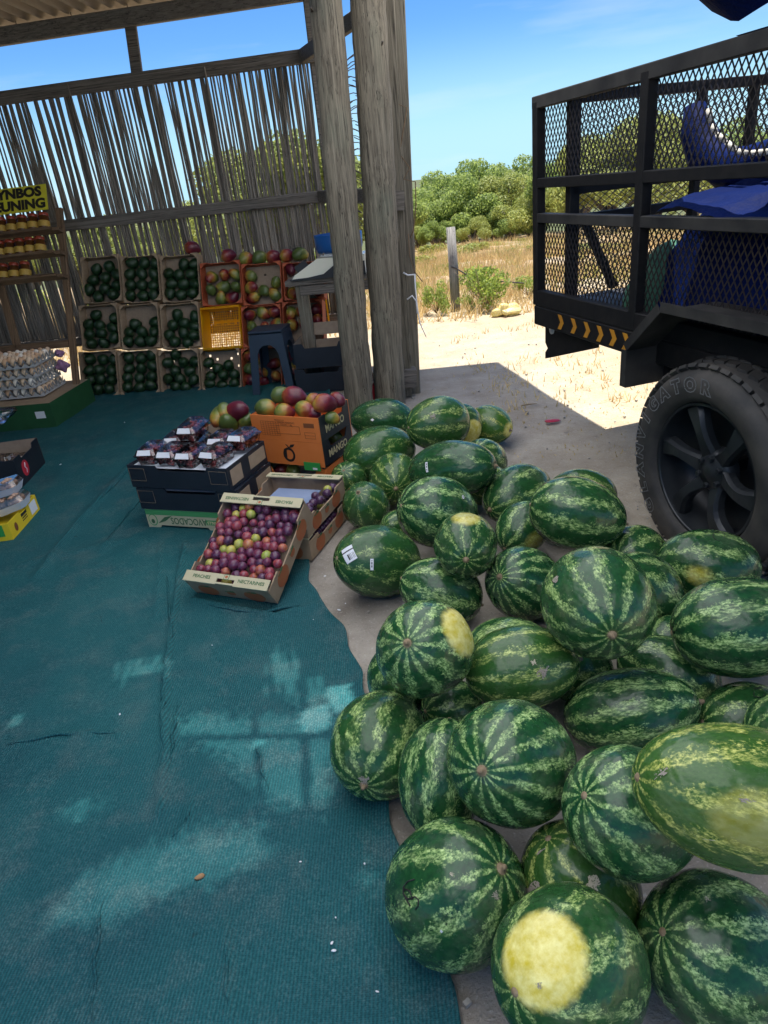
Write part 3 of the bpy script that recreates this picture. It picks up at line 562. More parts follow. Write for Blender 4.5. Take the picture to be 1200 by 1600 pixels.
for pl, wd in bars:
    if wd <= 0: continue
    a, b = at_z(*pl[0]), at_z(*pl[1]); dx, dy = b.x - a.x, b.y - a.y; t = np.clip(((G2[:, 0] - a.x) * dx + (G2[:, 1] - a.y) * dy) / (dx * dx + dy * dy), 0, 1)
    mi[np.hypot(G2[:, 0] - a.x - t * dx, G2[:, 1] - a.y - t * dy) < wd] = 0
can = inst('canopy', np_mesh('canopy', VV, Q[keep], [M['canopy'], M['canopy_dapple'], M['canopy_blue'], M['tarp']], mi[keep])); tag(can, 'blue plastic sheet stretched as a canopy above the cage trailer', 'canopy')

# ---------------------------------------------------------------- cage trailer
TRZ = math.atan2(TN.y, TN.x)
trailer = thing('cage_trailer', 'black steel trailer with expanded mesh cage parked beside the watermelons', 'trailer', TW, TRZ)
CX = .15                                                           # cage side plane, behind the outer face of the wheel
def ts(x, y, off=CX):
    p = at_plane(x, y, TW + TN * off, TN); return (p - TW).dot(TD), p.z
S0 = ts(842, 300)[0]; S1 = ts(1005, 300)[0]; S2 = S1 - (S0 - S1) * 1.05; S3 = S2 - 1.0
ZT, ZM, ZL, ZB = 1.885, 1.495, 1.315, .875
def tbar(a, b, w, h, name='rail', mat='steel', up=(0, 0, 1)): return MB().bar(a, b, w, h, ch=.004, up=up).build(name, M[mat], trailer)
for s in (S0, S1, S2, S3): tbar((CX, s, ZB - .02), (CX, s, ZT), .055, .055, 'post', up=(0, 1, 0))
for z, hh in ((ZT, .06), (ZM, .05), (ZL, .05), (ZB, .09)): tbar((CX - .001, S0 + .028, z), (CX - .001, S3, z), .05, hh, 'rail', 'steel_worn' if z in (ZL, ZT) else 'steel')
def mesh_panel(p0, ex, ez, W, H, pw=.034, ph=.058, t=.0054):       # expanded metal: zigzag strands, real thickness
    nx = int(W / (pw / 2)); nz = int(H / (ph / 2)); mb = MB(); ex, ez = Vector(ex), Vector(ez); en = ex.cross(ez); p0 = Vector(p0); dx = W / nx; dz = H / nz; vs = []; fs = []
    for i in range(0, nx, 1):
        base = len(vs)
        for j in range(nz + 1):
            off = (j + i) % 2; c = p0 + ex * (dx * (i + off)) + ez * (dz * j)
            for (a, b) in ((-t / 2, -t / 3), (t / 2, -t / 3), (t / 2, t / 3), (-t / 2, t / 3)): vs.append(c + ex * a + en * b)
        for j in range(nz):
            for k in range(4):
                a = base + j * 4 + k; b = base + j * 4 + (k + 1) % 4; fs.append((a, b, b + 4, a + 4))
    mb.add(vs, fs); return mb.build('mesh_panel', M['mesh_steel'], trailer)
for a, b in ((S0, S1), (S1, S2), (S2, S3)):
    mesh_panel((CX + .02, a, ZM), (0, -1, 0), (0, 0, 1), a - b, ZT - ZM); mesh_panel((CX + .02, a, ZB), (0, -1, 0), (0, 0, 1), a - b, ZL - ZB)
TWD = 1.5; E0 = ts(892, 300, CX + .05)[0]                            # end panel across the bed
zE = [ts(906, 150, CX + .05)[1], ts(906, 296, CX + .05)[1], ts(906, 318, CX + .05)[1]]
for xx in (CX + .06, CX + .5, CX + .82, CX + 1.15, CX + TWD): tbar((xx, E0, ZB), (xx, E0, ts(895, 140)[1] if xx < CX + .1 else zE[0]), .06 if xx < CX + .1 else .04, .05, 'end_post', up=(0, 1, 0))
for z in (zE[0], zE[1], zE[1] - .15): tbar((CX + .05, E0, z), (CX + TWD, E0, z), .05, .05, 'end_rail')
mesh_panel((CX + .09, E0 + .02, ZB), (1, 0, 0), (0, 0, 1), TWD - .1, zE[0] - ZB, pw=.05, ph=.034)
tbar((CX + .10, E0 - .05, zE[1] - .15), (CX + .30, E0 - .05, ZB + .05), .04, .04, 'brace')
for z in (ZT, ZM, ZL): tbar((CX + TWD, E0, z), (CX + TWD, S3, z), .05, .05, 'far_rail')
MB().box((CX + TWD / 2, (S0 + S3) / 2, ZB - .045), (TWD, S0 - S3, .04)).build('bed', M['steel_worn'], trailer)
MB().box((CX - .002, (S0 + S3) / 2, .772), (.05, S0 - S3 + .02, .112), ch=.006).build('chassis_beam', M['steel'], trailer)
MB().box((CX + TWD - .2, (S0 + S3) / 2 - .01, .79), (.05, S0 - S3 - .03, .10), ch=.006).build('chassis_beam', M['steel'], trailer)
lb0, lb1 = ts(852, 500), ts(905, 545)
mbl = MB().prism([(S0 - .02, .75), (S0 - .02, .60), (S0 - .05, .57), (S0 - .02, .54), (S0 - .02, .50), (S0 - .55, .66), (S0 - .55, .75)], .04, Matrix(((0, 1, 0, CX + .03), (1, 0, 0, 0), (0, 0, 1, 0), (0, 0, 0, 1)))); mbl.build('lamp_bracket', M['steel'], trailer)
MB().lathe([(0, -.004), (.026, -.004), (.026, .003), (0, .003)], 12, Matrix.Translation((CX + .022, ts(864, 515, CX + .03)[0], ts(864, 515, CX + .03)[1])) @ Matrix.Rotation(math.pi / 2, 4, 'Y')).build('lamp', M['lamp_lens'], trailer)
for k in range(7):                                                 # amber chevrons on the bed beam
    xx = 876 + (999 - 876) * k / 6; yy = 492 + (526 - 492) * k / 6; s, z = ts(xx, yy, CX - .028); z = .774
    hw = .040; poly = [(s + .03, z - hw), (s - .006, z - hw), (s - .034, z), (s - .006, z + hw), (s + .03, z + hw), (s + .002, z)]
    MB().prism(poly, .002, Matrix(((0, 1, 0, CX - .0295), (1, 0, 0, 0), (0, 0, 1, 0), (0, 0, 0, 1)))).build('chevron', M['chevron'], trailer)
# mudguard
fx0, fx1 = -.03, CX - .03
prof = [(.545, .63), (.545, .80), (.33, 1.0), (-.42, 1.0), (-.66, .80), (-.66, .66)]
V_ = []; F_ = []
for (s, z) in prof: V_ += [Vector((fx0, s, z)), Vector((fx1 + .12, s, z))]
for i in range(len(prof) - 1): F_.append((2 * i, 2 * i + 1, 2 * i + 3, 2 * i + 2))
mbf = MB(); 
for i in range(len(prof) - 1):
    a, b = Vector((0, *prof[i])), Vector((0, *prof[i + 1])); c = (a + b) / 2; d = b - a; L = d.length
    R = Matrix((Vector((1, 0, 0)), d / L, Vector((1, 0, 0)).cross(d / L))).transposed(); mbf.box(c + Vector(((fx0 + fx1 + .12) / 2, 0, 0)), (fx1 + .12 - fx0, L + .004, .006), R)
    mbf.box(c + Vector((fx0, 0, 0)) + R @ Vector((0, 0, -.018)), (.006, L, .04), R)
gus = MB().prism([(.542, .635), (.542, .80), (.33, .997), (.02, .997), (.02, .93), (.33, .84), (.40, .72)], .006, Matrix(((0, 1, 0, CX + .02), (1, 0, 0, 0), (0, 0, 1, 0), (0, 0, 0, 1))))
mbf.build('mudguard', M['steel_worn'], trailer); gus.build('mudguard_gusset', M['steel'], trailer)
# wheel: tyre with shoulder blocks, lettering, alloy rim with six spokes
WR, WW = .415, .27
wh = thing('wheel', None, None); wh.parent = trailer; wh.location = (-.01, .05, .372); wh.rotation_euler = (0, math.pi / 2, 0); wh.scale = (1.09, 1.09, 1.0)   # local z runs into the trailer
tyre_prof = [(.272, .045), (.283, .012), (.30, .002), (.335, -.008), (.362, -.004), (.380, .010), (.396, .036), (.411, .075), (.420, .115), (.423, .15), (.420, .19), (.409, .235), (.39, .268), (.335, .295), (.29, .28), (.272, .25)]
tm = MB().lathe(tyre_prof, 72)
for k in range(46):
    a = 2 * math.pi * k / 46
    for (r, z, w_, l_, h_, da) in ((.397, .044, .046, .042, .016, 0), (.415, .100, .045, .040, .014, .05), (.423, .150, .042, .044, .014, .09), (.417, .2, .04, .040, .014, .03)):
        aa = a + da; R = Matrix.Rotation(aa, 3, 'Z') @ Matrix.Rotation(.25 if z > .08 else -.75, 3, 'X' if z > .08 else 'Y'); tm.box(Vector((r * math.cos(aa), r * math.sin(aa), z)), (h_, l_, w_), R)
tm.build('tyre', M['tyre'], wh)
def arc_text(word, r, a0, step, size):
    bm_v = []; bm_f = []; mb = MB()
    for i, ch in enumerate(word):
        if ch == ' ': continue
        me = text_mesh(ch, size, M['tyre_letter'], outline=.0011, bold=.004, xs=1.15); a = a0 - step * i
        T = Matrix.Translation((r * math.cos(a), r * math.sin(a), -.0085)) @ Matrix.Rotation(a - math.pi / 2, 4, 'Z') @ Matrix.Rotation(0, 4, 'X')
        mb.add([T @ v.co for v in me.vertices], [tuple(p.vertices) for p in me.polygons]); bpy.data.meshes.remove(me)
    return mb
# local frame of the wheel: x -> world down, y -> along the trailer (tailwards), z -> into the trailer; seen from outside the word runs clockwise
def wheel_text(word, r, ang0, step, size):
    mb = MB()
    for i, ch in enumerate(word):
        me = text_mesh(ch, size, M['tyre_letter'], outline=.0021, bold=.004, xs=1.12); th = ang0 + step * i       # clockwise from the top, seen from outside (tailwards is left)
        up = Vector((-math.cos(th), -math.sin(th) * -1 * -1, 0)); up = Vector((-math.cos(th), -math.sin(th), 0)); rt = Vector((math.sin(th), -math.cos(th), 0))
        for_ = up * r + Vector((0, 0, -.0078)); mb.add([for_ + rt * v.co.x + up * v.co.y for v in me.vertices], [tuple(p.vertices) for p in me.polygons]); bpy.data.meshes.remove(me)
    return mb
wheel_text('GLANVIGATOR', .342, rad(-133), rad(13.4), .068).build('lettering', M['tyre_letter'], wh)
rim_ = MB().lathe([(.272, .03), (.262, .026), (.262, .04), (.250, .10), (.245, .2), (.1, .2), (.0, .2)], 48); rim_.build('rim', M['rim'], wh)
for k in range(6):
    a = 2 * math.pi * k / 6 + .5; R = Matrix.Rotation(a, 3, 'Z'); mb = MB(); vs = []; N_ = 8
    for i in range(N_ + 1):
        t = i / N_; r = .05 + .205 * t; c = Vector((r, .035 * math.sin(t * 2.2), .075 - .030 * t - .02 * math.sin(math.pi * t))); hw = .040 - .016 * math.sin(math.pi * min(1, t * 1.1)); th = .05
        for (b, h) in ((-hw, .018), (-hw * .72, 0), (hw * .72, 0), (hw, .018), (hw, th), (-hw, th)): vs.append(R @ (c + Vector((0, b, h))))
    fs = [(i * 6 + k2, i * 6 + (k2 + 1) % 6, (i + 1) * 6 + (k2 + 1) % 6, (i + 1) * 6 + k2) for i in range(N_) for k2 in range(6)]
    mb.add(vs, fs, 0, False); mb.build('spoke', M['rim'], wh)
MB().lathe([(0, .055), (.03, .055), (.036, .062), (.07, .07), (.085, .085), (.09, .13)], 28).build('hub', M['rim'], wh)
for k in range(6):
    a = 2 * math.pi * k / 6 + .1; MB().lathe([(0, .05), (.010, .05), (.012, .056), (.012, .085)], 6, Matrix.Translation((.056 * math.cos(a), .056 * math.sin(a), 0)), sm=False).build('wheel_nut', M['rim'], wh)
MB().bar((.14, .03, .40), (CX + TWD - .1, .03, .40), .07, .07, ch=.01).build('axle', M['steel'], trailer)
# load on the trailer
def blob_sheet(name, poly_fn, x0, x1, s0, s1, nx, ns, mat, label, cat):
    V = []
    for j in range(ns):
        for i in range(nx):
            x = x0 + (x1 - x0) * i / (nx - 1); s = s0 + (s1 - s0) * j / (ns - 1); V.append(poly_fn(x, s, i / (nx - 1), j / (ns - 1)))
    o = inst(name, np_mesh(name, V, grid_quads(nx, ns), mat)); o.location = TW; o.rotation_euler = (0, 0, TRZ); return tag(o, label, cat)
def heap(x, s, u, v):
    e = min(u, 1 - u, v * .8, 1 - v) * 5; e = max(0, min(1, e)); e = e * e * (3 - 2 * e); n = noise.fractal(Vector((x * 2.3, s * 2.3, .4)), 1, 2, 4)
    f = abs(math.sin((x * 3 + s * 6 + 1.2 * n) * 2.2)); z = ZB + .0 + e * (.62 + .10 * n - .05 * f); return (x + .02 * n, s, z)
blob_sheet('blue_tarpaulin', heap, CX + .05, CX + TWD - .05, ts(1008, 350, CX + .3)[0] - .1, S3 + .1, 70, 90, M['tarp'], 'crumpled blue tarpaulin heaped over the load inside the cage', 'tarpaulin')
def flap(x, s, u, v):
    n = noise.fractal(Vector((x * 4, s * 4, 3.)), 1, 2, 4); return (x, s + .03 * n - .1 * u, ZL + .02 + .17 * u ** .7 * (.6 + .4 * v) + .03 * n + .03 * math.sin(v * 9))
blob_sheet('tarpaulin_flap', flap, CX - .02, CX + .45, ts(1022, 358)[0], ts(1022, 358)[0] - 1.2, 24, 50, M['tarp'], 'frayed edge of blue tarpaulin pulled out over the middle rail', 'tarpaulin flap')
def top_sheet(x, s, u, v):
    n = noise.fractal(Vector((x * 3, s * 3, 5.)), 1, 2, 4); return (x, s + .06 * n, ZT + .034 - .13 * math.sin(math.pi * u) + .02 * n * math.sin(math.pi * u))
blob_sheet('top_tarpaulin', top_sheet, CX - .02, CX + TWD, tp0_s := (tp0 - TW).dot(TD) - .02, S3, 30, 40, M['tarp'], 'dark blue tarpaulin tied over the top rails of the cage', 'tarpaulin')
mbr = MB(); path = [(1085, 165), (1090, 205), (1105, 240), (1135, 262), (1170, 262), (1210, 250), (1260, 215)]
pp = [at_plane(x, y, TW + TN * (CX + .35), TN) for x, y in path]
mbr.tube([p - TW for p in pp], [.045, .075, .085, .085, .085, .085, .08], 12)
ro = inst('tarpaulin_roll', mbr.mesh('tarpaulin_roll', M['tarp'])); ro.location = TW; tag(ro, 'rolled end of blue tarpaulin hanging high inside the cage', 'tarpaulin roll')
mbr = MB(); qq = [at_plane(x, y, TW + TN * (CX + .25), TN) for x, y in [(1107, 168), (1112, 195), (1120, 210), (1135, 222), (1150, 236), (1170, 240), (1210, 236)]]
for a, b in zip(qq[:-1], qq[1:]): mbr.tube([a.lerp(b, .08), a.lerp(b, .85)], .012, 7)
rp_ = inst('rope', mbr.mesh('rope', M['rope'])); tag(rp_, 'thick white rope laid along the rolled tarpaulin', 'rope')
def sack(x, s, u, v):
    r = math.sqrt(max(0, 1 - (2 * u - 1) ** 2) * max(0, 1 - (2 * v - 1) ** 2)); n = noise.fractal(Vector((x * 5, s * 5, 7.)), 1, 2, 4); return (x, s, ZB - .02 + .34 * r ** .6 + .04 * n * r)
blob_sheet('green_sack', sack, CX + .05, CX + .6, ts(1003, 440)[0] + .02, ts(955, 440)[0], 30, 30, M['bag_green'], 'full green sack lying in the tail of the cage trailer', 'sack')

# ---------------------------------------------------------------- fruit meshes
def egg_mesh(name, mat, nseg=14, nring=10, a=1.0, taper=.0, bend=0.0, flat=1.0, lump=0.0, seed=0):
    vs = []; fs = []
    for i in range(nring + 1):
        th = math.pi * i / nring; z = -math.cos(th) * a; r = math.sin(th) * (1 + taper * math.cos(th))
        for k in range(nseg):
            p = 2 * math.pi * k / nseg; l = 1 + lump * noise.noise(Vector((math.cos(p) * r * 1.3 + seed, math.sin(p) * r * 1.3, z * 1.3))); vs.append(((r * math.cos(p)) * l + bend * z * z, r * flat * math.sin(p) * l, z * l))
    for i in range(nring):
        for k in range(nseg):
            k2 = (k + 1) % nseg; fs.append((i * nseg + k, i * nseg + k2, (i + 1) * nseg + k2, (i + 1) * nseg + k))
    me = bpy.data.meshes.new(name); me.from_pydata(vs, [], fs); me.materials.append(mat); me.polygons.foreach_set('use_smooth', [True] * len(fs)); me.update(); return me
AVO = [egg_mesh('avocado', M['avocado'], 16, 12, 1.16, .2, lump=.04, seed=s) for s in range(4)]
MAN = [egg_mesh('mango', M['mango'], 16, 12, 1.28, .10, .10, .88, .10, s) for s in range(5)]
PLU = [egg_mesh('plum', M['plum'], 14, 10, .96, .02, 0, 1, .06, s) for s in range(3)]
EGG = [egg_mesh('egg', M['egg'], 12, 8, 1.3, .12)]
rng = random.Random(21)
def rot_rand(r=rng): return (r.uniform(0, 6.28), r.uniform(0, 6.28), r.uniform(0, 6.28))
def fruit(name, mes, p, r, label, cat, group, rot=None, **props):
    o = inst(name, rng.choice(mes), None, p, rot or rot_rand(), (r, r, r)); tag(o, label, cat, group)
    for k, v in props.items(): o[k] = float(v)
    return o
# ---------------------------------------------------------------- cartons
def profile(w, h, notch=None, foot=None):
    p = [(-w / 2, 0)]
    if foot: a, b, d = foot; p += [(a, 0), (a + d * .6, d), (b - d * .6, d), (b, 0)]
    p += [(w / 2, 0), (w / 2, h)]
    if notch: a, b, d = notch; p += [(b, h), (b - d * .5, h - d), (a + d * .5, h - d), (a, h)]
    return p + [(-w / 2, h)]
def prism2(mb, poly, th, Mx):
    n = len(mb.f); mb.prism(poly, th, Mx); mb.m[n + 1] = 1; return mb
def carton(root, W, D, H, mo, mi, front=None, side=None, th=.006, foot=None, bottom=True, side_mat=None, holes=None):
    pm = {}
    for k in range(4):
        w, dist = (W, D / 2) if k % 2 == 0 else (D - 2 * th - .002, W / 2); Mx = Matrix.Rotation(k * math.pi / 2, 4, 'Z') @ Matrix.Translation((0, -dist, 0))
        nt_ = front if k % 2 == 0 else side
        m = mo if k % 2 == 0 or side_mat is None else side_mat
        prism2(MB(), profile(w, H, nt_, foot if k % 2 == 0 else None), th, Mx).build('end_panel' if k % 2 == 0 else 'side_panel', [m, mi], root); pm[k] = Mx
    if bottom: MB().box((0, 0, .004 + (foot[2] if foot else 0)), (W - 2 * th - .002, D - 2 * th - .002, .006)).build('base', mi, root)
    return pm
def on_panel(root, Mx, me, x, z, flip=False, off=.0012, sx=1, name='lettering'):
    T = Mx @ Matrix.Translation((x, -off, z)) @ Matrix.Rotation(math.pi / 2, 4, 'X') @ Matrix.Rotation(math.pi if flip else 0, 4, 'Z'); return inst(name, me, root, mat=T)
def flat_rects(rects, mat, t=.0008):
    mb = MB()
    for (x, y, w_, h_) in rects: mb.box((x, y, 0), (w_, h_, t))
    return mb.mesh('print', mat)
def disc_mesh(r, mat, n=20, sx=1.0, t=.0008, r0=0.0):
    return MB().lathe([(r0, t / 2), (r, t / 2), (r, -t / 2), (r0, -t / 2)], n, Matrix.Diagonal((sx, 1, 1, 1)), sm=False).mesh('print', mat)

# ---------------------------------------------------------------- display of avocado and mango trays leaning on the reed wall
DX = Vector((.980, -.196, 0)).normalized(); DB = Vector((.196, .980, 0)).normalized(); LEAN = rad(20)
DY = (Vector((0, 0, 1)) * math.cos(LEAN) + DB * math.sin(LEAN)).normalized(); DN = DX.cross(DY)
DP = Vector((-2.843, 6.60, 0))
def disp(x, y, off=0.0): return at_plane(x, y, DP + DN * off, DN)
TD_ = .115                                                         # tray depth
def tray_parts(mat, matin, vents):
    W, H, d, th = 1.0, 1.0, TD_, .014
    parts = []
    # floor with vent slots left open
    nx, nz = 11, 11; mb = MB(); hole = set(vents)
    for i in range(nx):
        for j in range(nz):
            x0, x1 = -.5 + i / nx, -.5 + (i + 1) / nx; z0, z1 = j / nz, (j + 1) / nz
            if (i, j) in hole:
                xm, zm = (x0 + x1) / 2, (z0 + z1) / 2; a = .026; q = [(x0, z0), (x1, z0), (x1, z1), (x0, z1)]; p = [(xm - a, zm - a), (xm + a, zm - a), (xm + a, zm + a), (xm - a, zm + a)]
                for k in range(4): mb.add([(q[k][0], d, q[k][1]), (q[(k + 1) % 4][0], d, q[(k + 1) % 4][1]), (p[(k + 1) % 4][0], d, p[(k + 1) % 4][1]), (p[k][0], d, p[k][1])], [(0, 1, 2, 3)])
            else: mb.add([(x0, d, z0), (x1, d, z0), (x1, d, z1), (x0, d, z1)], [(0, 1, 2, 3)])
    parts.append(('tray_floor', mb.mesh('tray_floor', matin)))
    for sx in (-1, 1): parts.append(('side_wall', MB().box((sx * (.5 - th / 2), d / 2, .5), (th, d, 1.0)).mesh('side_wall', mat)))
    for top in (0, 1):                                              # end walls, cut low between raised corners
        zz = (1 - th / 2) if top else th / 2; mb = MB(); c = .036
        poly = [(-.486, d), (.486, d), (.486, 0), (.33, 0), (.27, c), (-.27, c), (-.33, 0), (-.486, 0)]
        vs = [(x, y, zz - th / 2) for x, y in poly] + [(x, y, zz + th / 2) for x, y in poly]; n = len(poly)
        mb.add(vs, [tuple(range(n)), tuple(range(2 * n - 1, n - 1, -1))] + [(i, (i + 1) % n, n + (i + 1) % n, n + i) for i in range(n)]); parts.append(('end_wall', mb.mesh('end_wall', mat)))
        for sx in (-1, 1):
            z1 = .986 if top else .014; dz = -1 if top else 1; tri = [(sx * .486, z1), (sx * .31, z1), (sx * .40, z1 + dz * .03), (sx * .486, z1 + dz * .12)]
            parts.append(('corner_flap', MB().add([(x, .001, z) for x, z in tri] + [(x, .007, z) for x, z in tri], [(0, 1, 2, 3), (7, 6, 5, 4), (0, 4, 5, 1), (1, 5, 6, 2), (2, 6, 7, 3), (3, 7, 4, 0)]).mesh('corner_flap', mat)))
    return parts
vent_sets = [[(3, 3), (7, 6)], [(4, 3), (4, 8), (2, 2)], [(2, 8), (8, 8), (3, 5), (7, 2), (8, 4), (1, 5), (4, 2)], [(1, 9), (9, 9), (3, 8), (7, 8), (9, 6), (1, 6)]]
KT = [tray_parts(M['kraft'], M['kraft_in'], v) for v in vent_sets]; OT = [tray_parts(M['orange_dark'], M['kraft_in'], v) for v in ([(5, 8)], [(4, 6), (8, 3)])]
rown = ['top row', 'middle row', 'bottom row']; coln = ['first', 'second', 'third', 'fourth', 'fifth', 'sixth']
def tray(c, r, x0, x1, y0, y1, parts, what):
    BL, BR, TL = disp(x0, y1), disp(x1, y1), disp(x0, y0); W = (BR - BL).length; H = (TL - BL).dot(DY)
    mat = frame(disp((x0 + x1) / 2, y1), DX, -DN, DY)
    root = thing('%s_tray' % what, '%s cardboard tray, %s in the %s of the leaning display' % ('brown avocado' if what == 'avocado' else 'red orange mango', coln[c], rown[r]), 'fruit tray', group='fruit trays leaning on the reed wall', mat=mat)
    for nme, me in parts: inst(nme, me, root, scale=(W * .985, 1, H * .985))
    return W, H
def P2(l, ox=110, oy=380): return [(ox + x / 5.4545, oy + y / 5.4545) for x, y in l]
def P3(l): return P2(l, 300, 370)
AV = {(0, 0): (131, 190.7, 398, 471.7, [(225, 220), (335, 205), (195, 315), (300, 300), (400, 268), (160, 400), (300, 385), (395, 360), (240, 455), (370, 440)]),
 (1, 0): (193, 251.5, 397, 471, [(525, 170), (630, 175), (730, 175), (512, 262), (610, 262), (712, 262), (512, 355), (615, 355), (715, 358), (515, 445), (620, 450), (715, 445)]),
 (2, 0): (254, 313.5, 396, 470, [(968, 185), (1060, 180), (840, 260), (930, 270), (1030, 265), (868, 345), (965, 350), (1065, 350), (850, 430), (950, 440), (1040, 430)]),
 (0, 1): (128, 188, 474, 545, [(222, 612), (375, 640), (160, 690), (255, 700), (362, 722), (160, 780), (262, 770), (375, 805), (180, 855), (285, 850)]),
 (1, 1): (190.5, 251, 473, 544, [(555, 690), (720, 675), (505, 760), (615, 760), (715, 755), (490, 835), (600, 840), (690, 830)]),
 (2, 1): (254, 314, 472, 543, [(912, 615), (1062, 625), (880, 695), (978, 680), (1065, 710), (840, 780), (965, 760), (1060, 785), (895, 840), (1000, 845)]),
 (0, 2): (128, 186.5, 547, 620, [(165, 990), (275, 990), (370, 990), (160, 1085), (250, 1080), (350, 1080), (170, 1165), (260, 1165), (350, 1165), (150, 1240), (240, 1250), (330, 1240)]),
 (1, 2): (188.5, 249.5, 546, 618, [(497, 980), (600, 985), (695, 955), (500, 1070), (605, 1065), (705, 1045), (490, 1150), (590, 1150), (690, 1135), (490, 1220), (590, 1230), (690, 1210)]),
 (2, 2): (252, 314, 545, 616, [(895, 950), (830, 1020), (965, 1015), (1065, 1010), (890, 1095), (1020, 1090), (835, 1155), (940, 1160), (1050, 1165), (895, 1220), (985, 1225)])}
for (c, r), (x0, x1, y0, y1, pts) in AV.items():
    W, H = tray(c, r, x0, x1, y0, y1, KT[2 if r == 2 and c == 2 else (c + r) % 2], 'avocado'); rr = .0525
    for (x, y) in P2(pts): fruit('avocado', AVO, disp(x, y, -TD_ + rr * 1.02), rr, 'dark green avocado in the %s tray of the %s' % (coln[c], rown[r]), 'avocado', 'avocados in the %s tray of the %s' % (coln[c], rown[r]))
W, H = tray(3, 2, 316, 378, 542, 611, KT[3], 'avocado')
for (x, y) in P3([(140, 1075), (225, 1120), (315, 1100), (165, 1185), (270, 1185), (360, 1170), (155, 1250), (260, 1265), (365, 1245)]): fruit('avocado', AVO, disp(x, y, -TD_ + .051), .05, 'dark green avocado in the lowest tray below the yellow lattice crate', 'avocado', 'avocados below the yellow lattice crate')
MG = {(3, 0): (316, 379, 407.5, 475.5, [(165, 345, .45), (278, 325, .95), (370, 320, .3), (165, 455, .35), (268, 430, .15), (378, 430, .3), (245, 525, .2), (345, 520, .85)]),
 (4, 0): (380, 442, 409, 475, [(495, 335, .5), (505, 430, .55), (612, 460, .2), (715, 395, .5), (520, 520, .7), (705, 495, .3)]),
 (5, 0): (444, 507, 407, 467, [(840, 280, .9), (860, 480, .4), (1075, 465, .75), (950, 380, .7), (1000, 290, .8), (930, 480, .6)]),
 (4, 1): (380, 442, 476, 541, [(490, 670, .65), (608, 655, .5), (715, 640, .9), (510, 770, .5), (620, 770, .9), (730, 740, .5), (525, 860, .35), (650, 860, .6)]),
 (5, 1): (444, 507, 469, 536, [(845, 655, .45), (935, 640, .7), (1065, 620, .85), (860, 750, .75), (1070, 720, .9), (960, 740, .8)]),
 (4, 2): (380, 442, 542, 611, [(485, 1020, .5), (490, 1120, .3), (500, 1220, .9), (600, 1030, .75), (700, 1080, .8), (610, 1150, .4), (720, 1190, .9), (610, 1240, .6)]),
 (5, 2): (444, 507, 538, 606, [(850, 1020, .8), (950, 1040, .5), (1050, 1020, .7), (860, 1130, .4), (970, 1150, .8), (1060, 1140, .6)])}
def mango_label(b, where): return ('dark red' if b > .8 else 'red and orange' if b > .6 else 'orange and green' if b > .4 else 'green') + ' mango ' + where
for (c, r), (x0, x1, y0, y1, pts) in MG.items():
    tray(c, r, x0, x1, y0, y1, OT[(c + r) % 2], 'mango')
    for x, y, b in pts:
        (px_, py_), = P3([(x, y)]); lb = mango_label(b, 'in the %s tray of the %s' % (coln[c], rown[r]))
        fruit('mango', MAN, disp(px_, py_, -TD_ + .062), .054, lb, 'mango', lb.replace('mango', 'mangoes'), blush=b - .24)
for i, (x, y, b, lb) in enumerate([(301, 387, .95, 'dark purple mango on top of the third avocado tray'), (357, 399, .95, 'dark purple mango lying on top of the fourth column of trays'), (385, 404, .55, 'orange and green mango lying on top of the fifth column of trays'), (406, 402, .12, 'dark green mango on the trays beside the orange one'), (428, 401, .92, 'dark plum coloured mango resting on the right side of the trays'), (449, 399, .85, 'red mango lying on top of the sixth column of trays'), (469, 397, .15, 'olive green mango at the right end of the row on top')]):
    fruit('mango', MAN, disp(x, y, -.06), .06, lb, 'mango', 'mangoes lying on top of the trays', rot=(rng.uniform(-.2, .2), math.pi / 2 + rng.uniform(-.3, .3), rng.uniform(-.5, .5)), blush=b - .24)
# yellow lattice crate
x0, x1, y0, y1 = 317, 378, 479, 545; BL = disp(x0, y1); W = (disp(x1, y1) - BL).length; H = (disp(x0, y0) - BL).dot(DY); D = .20
yc = thing('lattice_crate', 'empty yellow plastic lattice crate lit from behind among the trays', 'crate', mat=frame(disp((x0 + x1) / 2, y1), DX, -DN, DY))
mb = MB(); n = 17
for i in range(n + 1): mb.box((-W / 2 + W * i / n, D, H / 2), (.0055, .006, H)); mb.box((0, D - .001, H * i / n), (W, .006, .0055))
mb.box((0, D - .004, H * .72), (W * .72, .004, .02)); [mb.box((W * (-.36 + .18 * k), D - .004, H * .72), (.014, .004, .05)) for k in range(5)]
mb.build('lattice_base', M['ycrate'], yc)
for sx in (-1, 1): MB().box((sx * (W / 2 - .004), D / 2, H / 2), (.006, D, H)).build('crate_wall', M['ycrate'], yc)
for z in (0, H): MB().box((0, D / 2, z), (W, D, .006)).build('crate_wall', M['ycrate'], yc)
for z in (.008, H - .008): MB().box((0, .004, z), (W, .014, .016)).build('rim', M['ycrate'], yc)
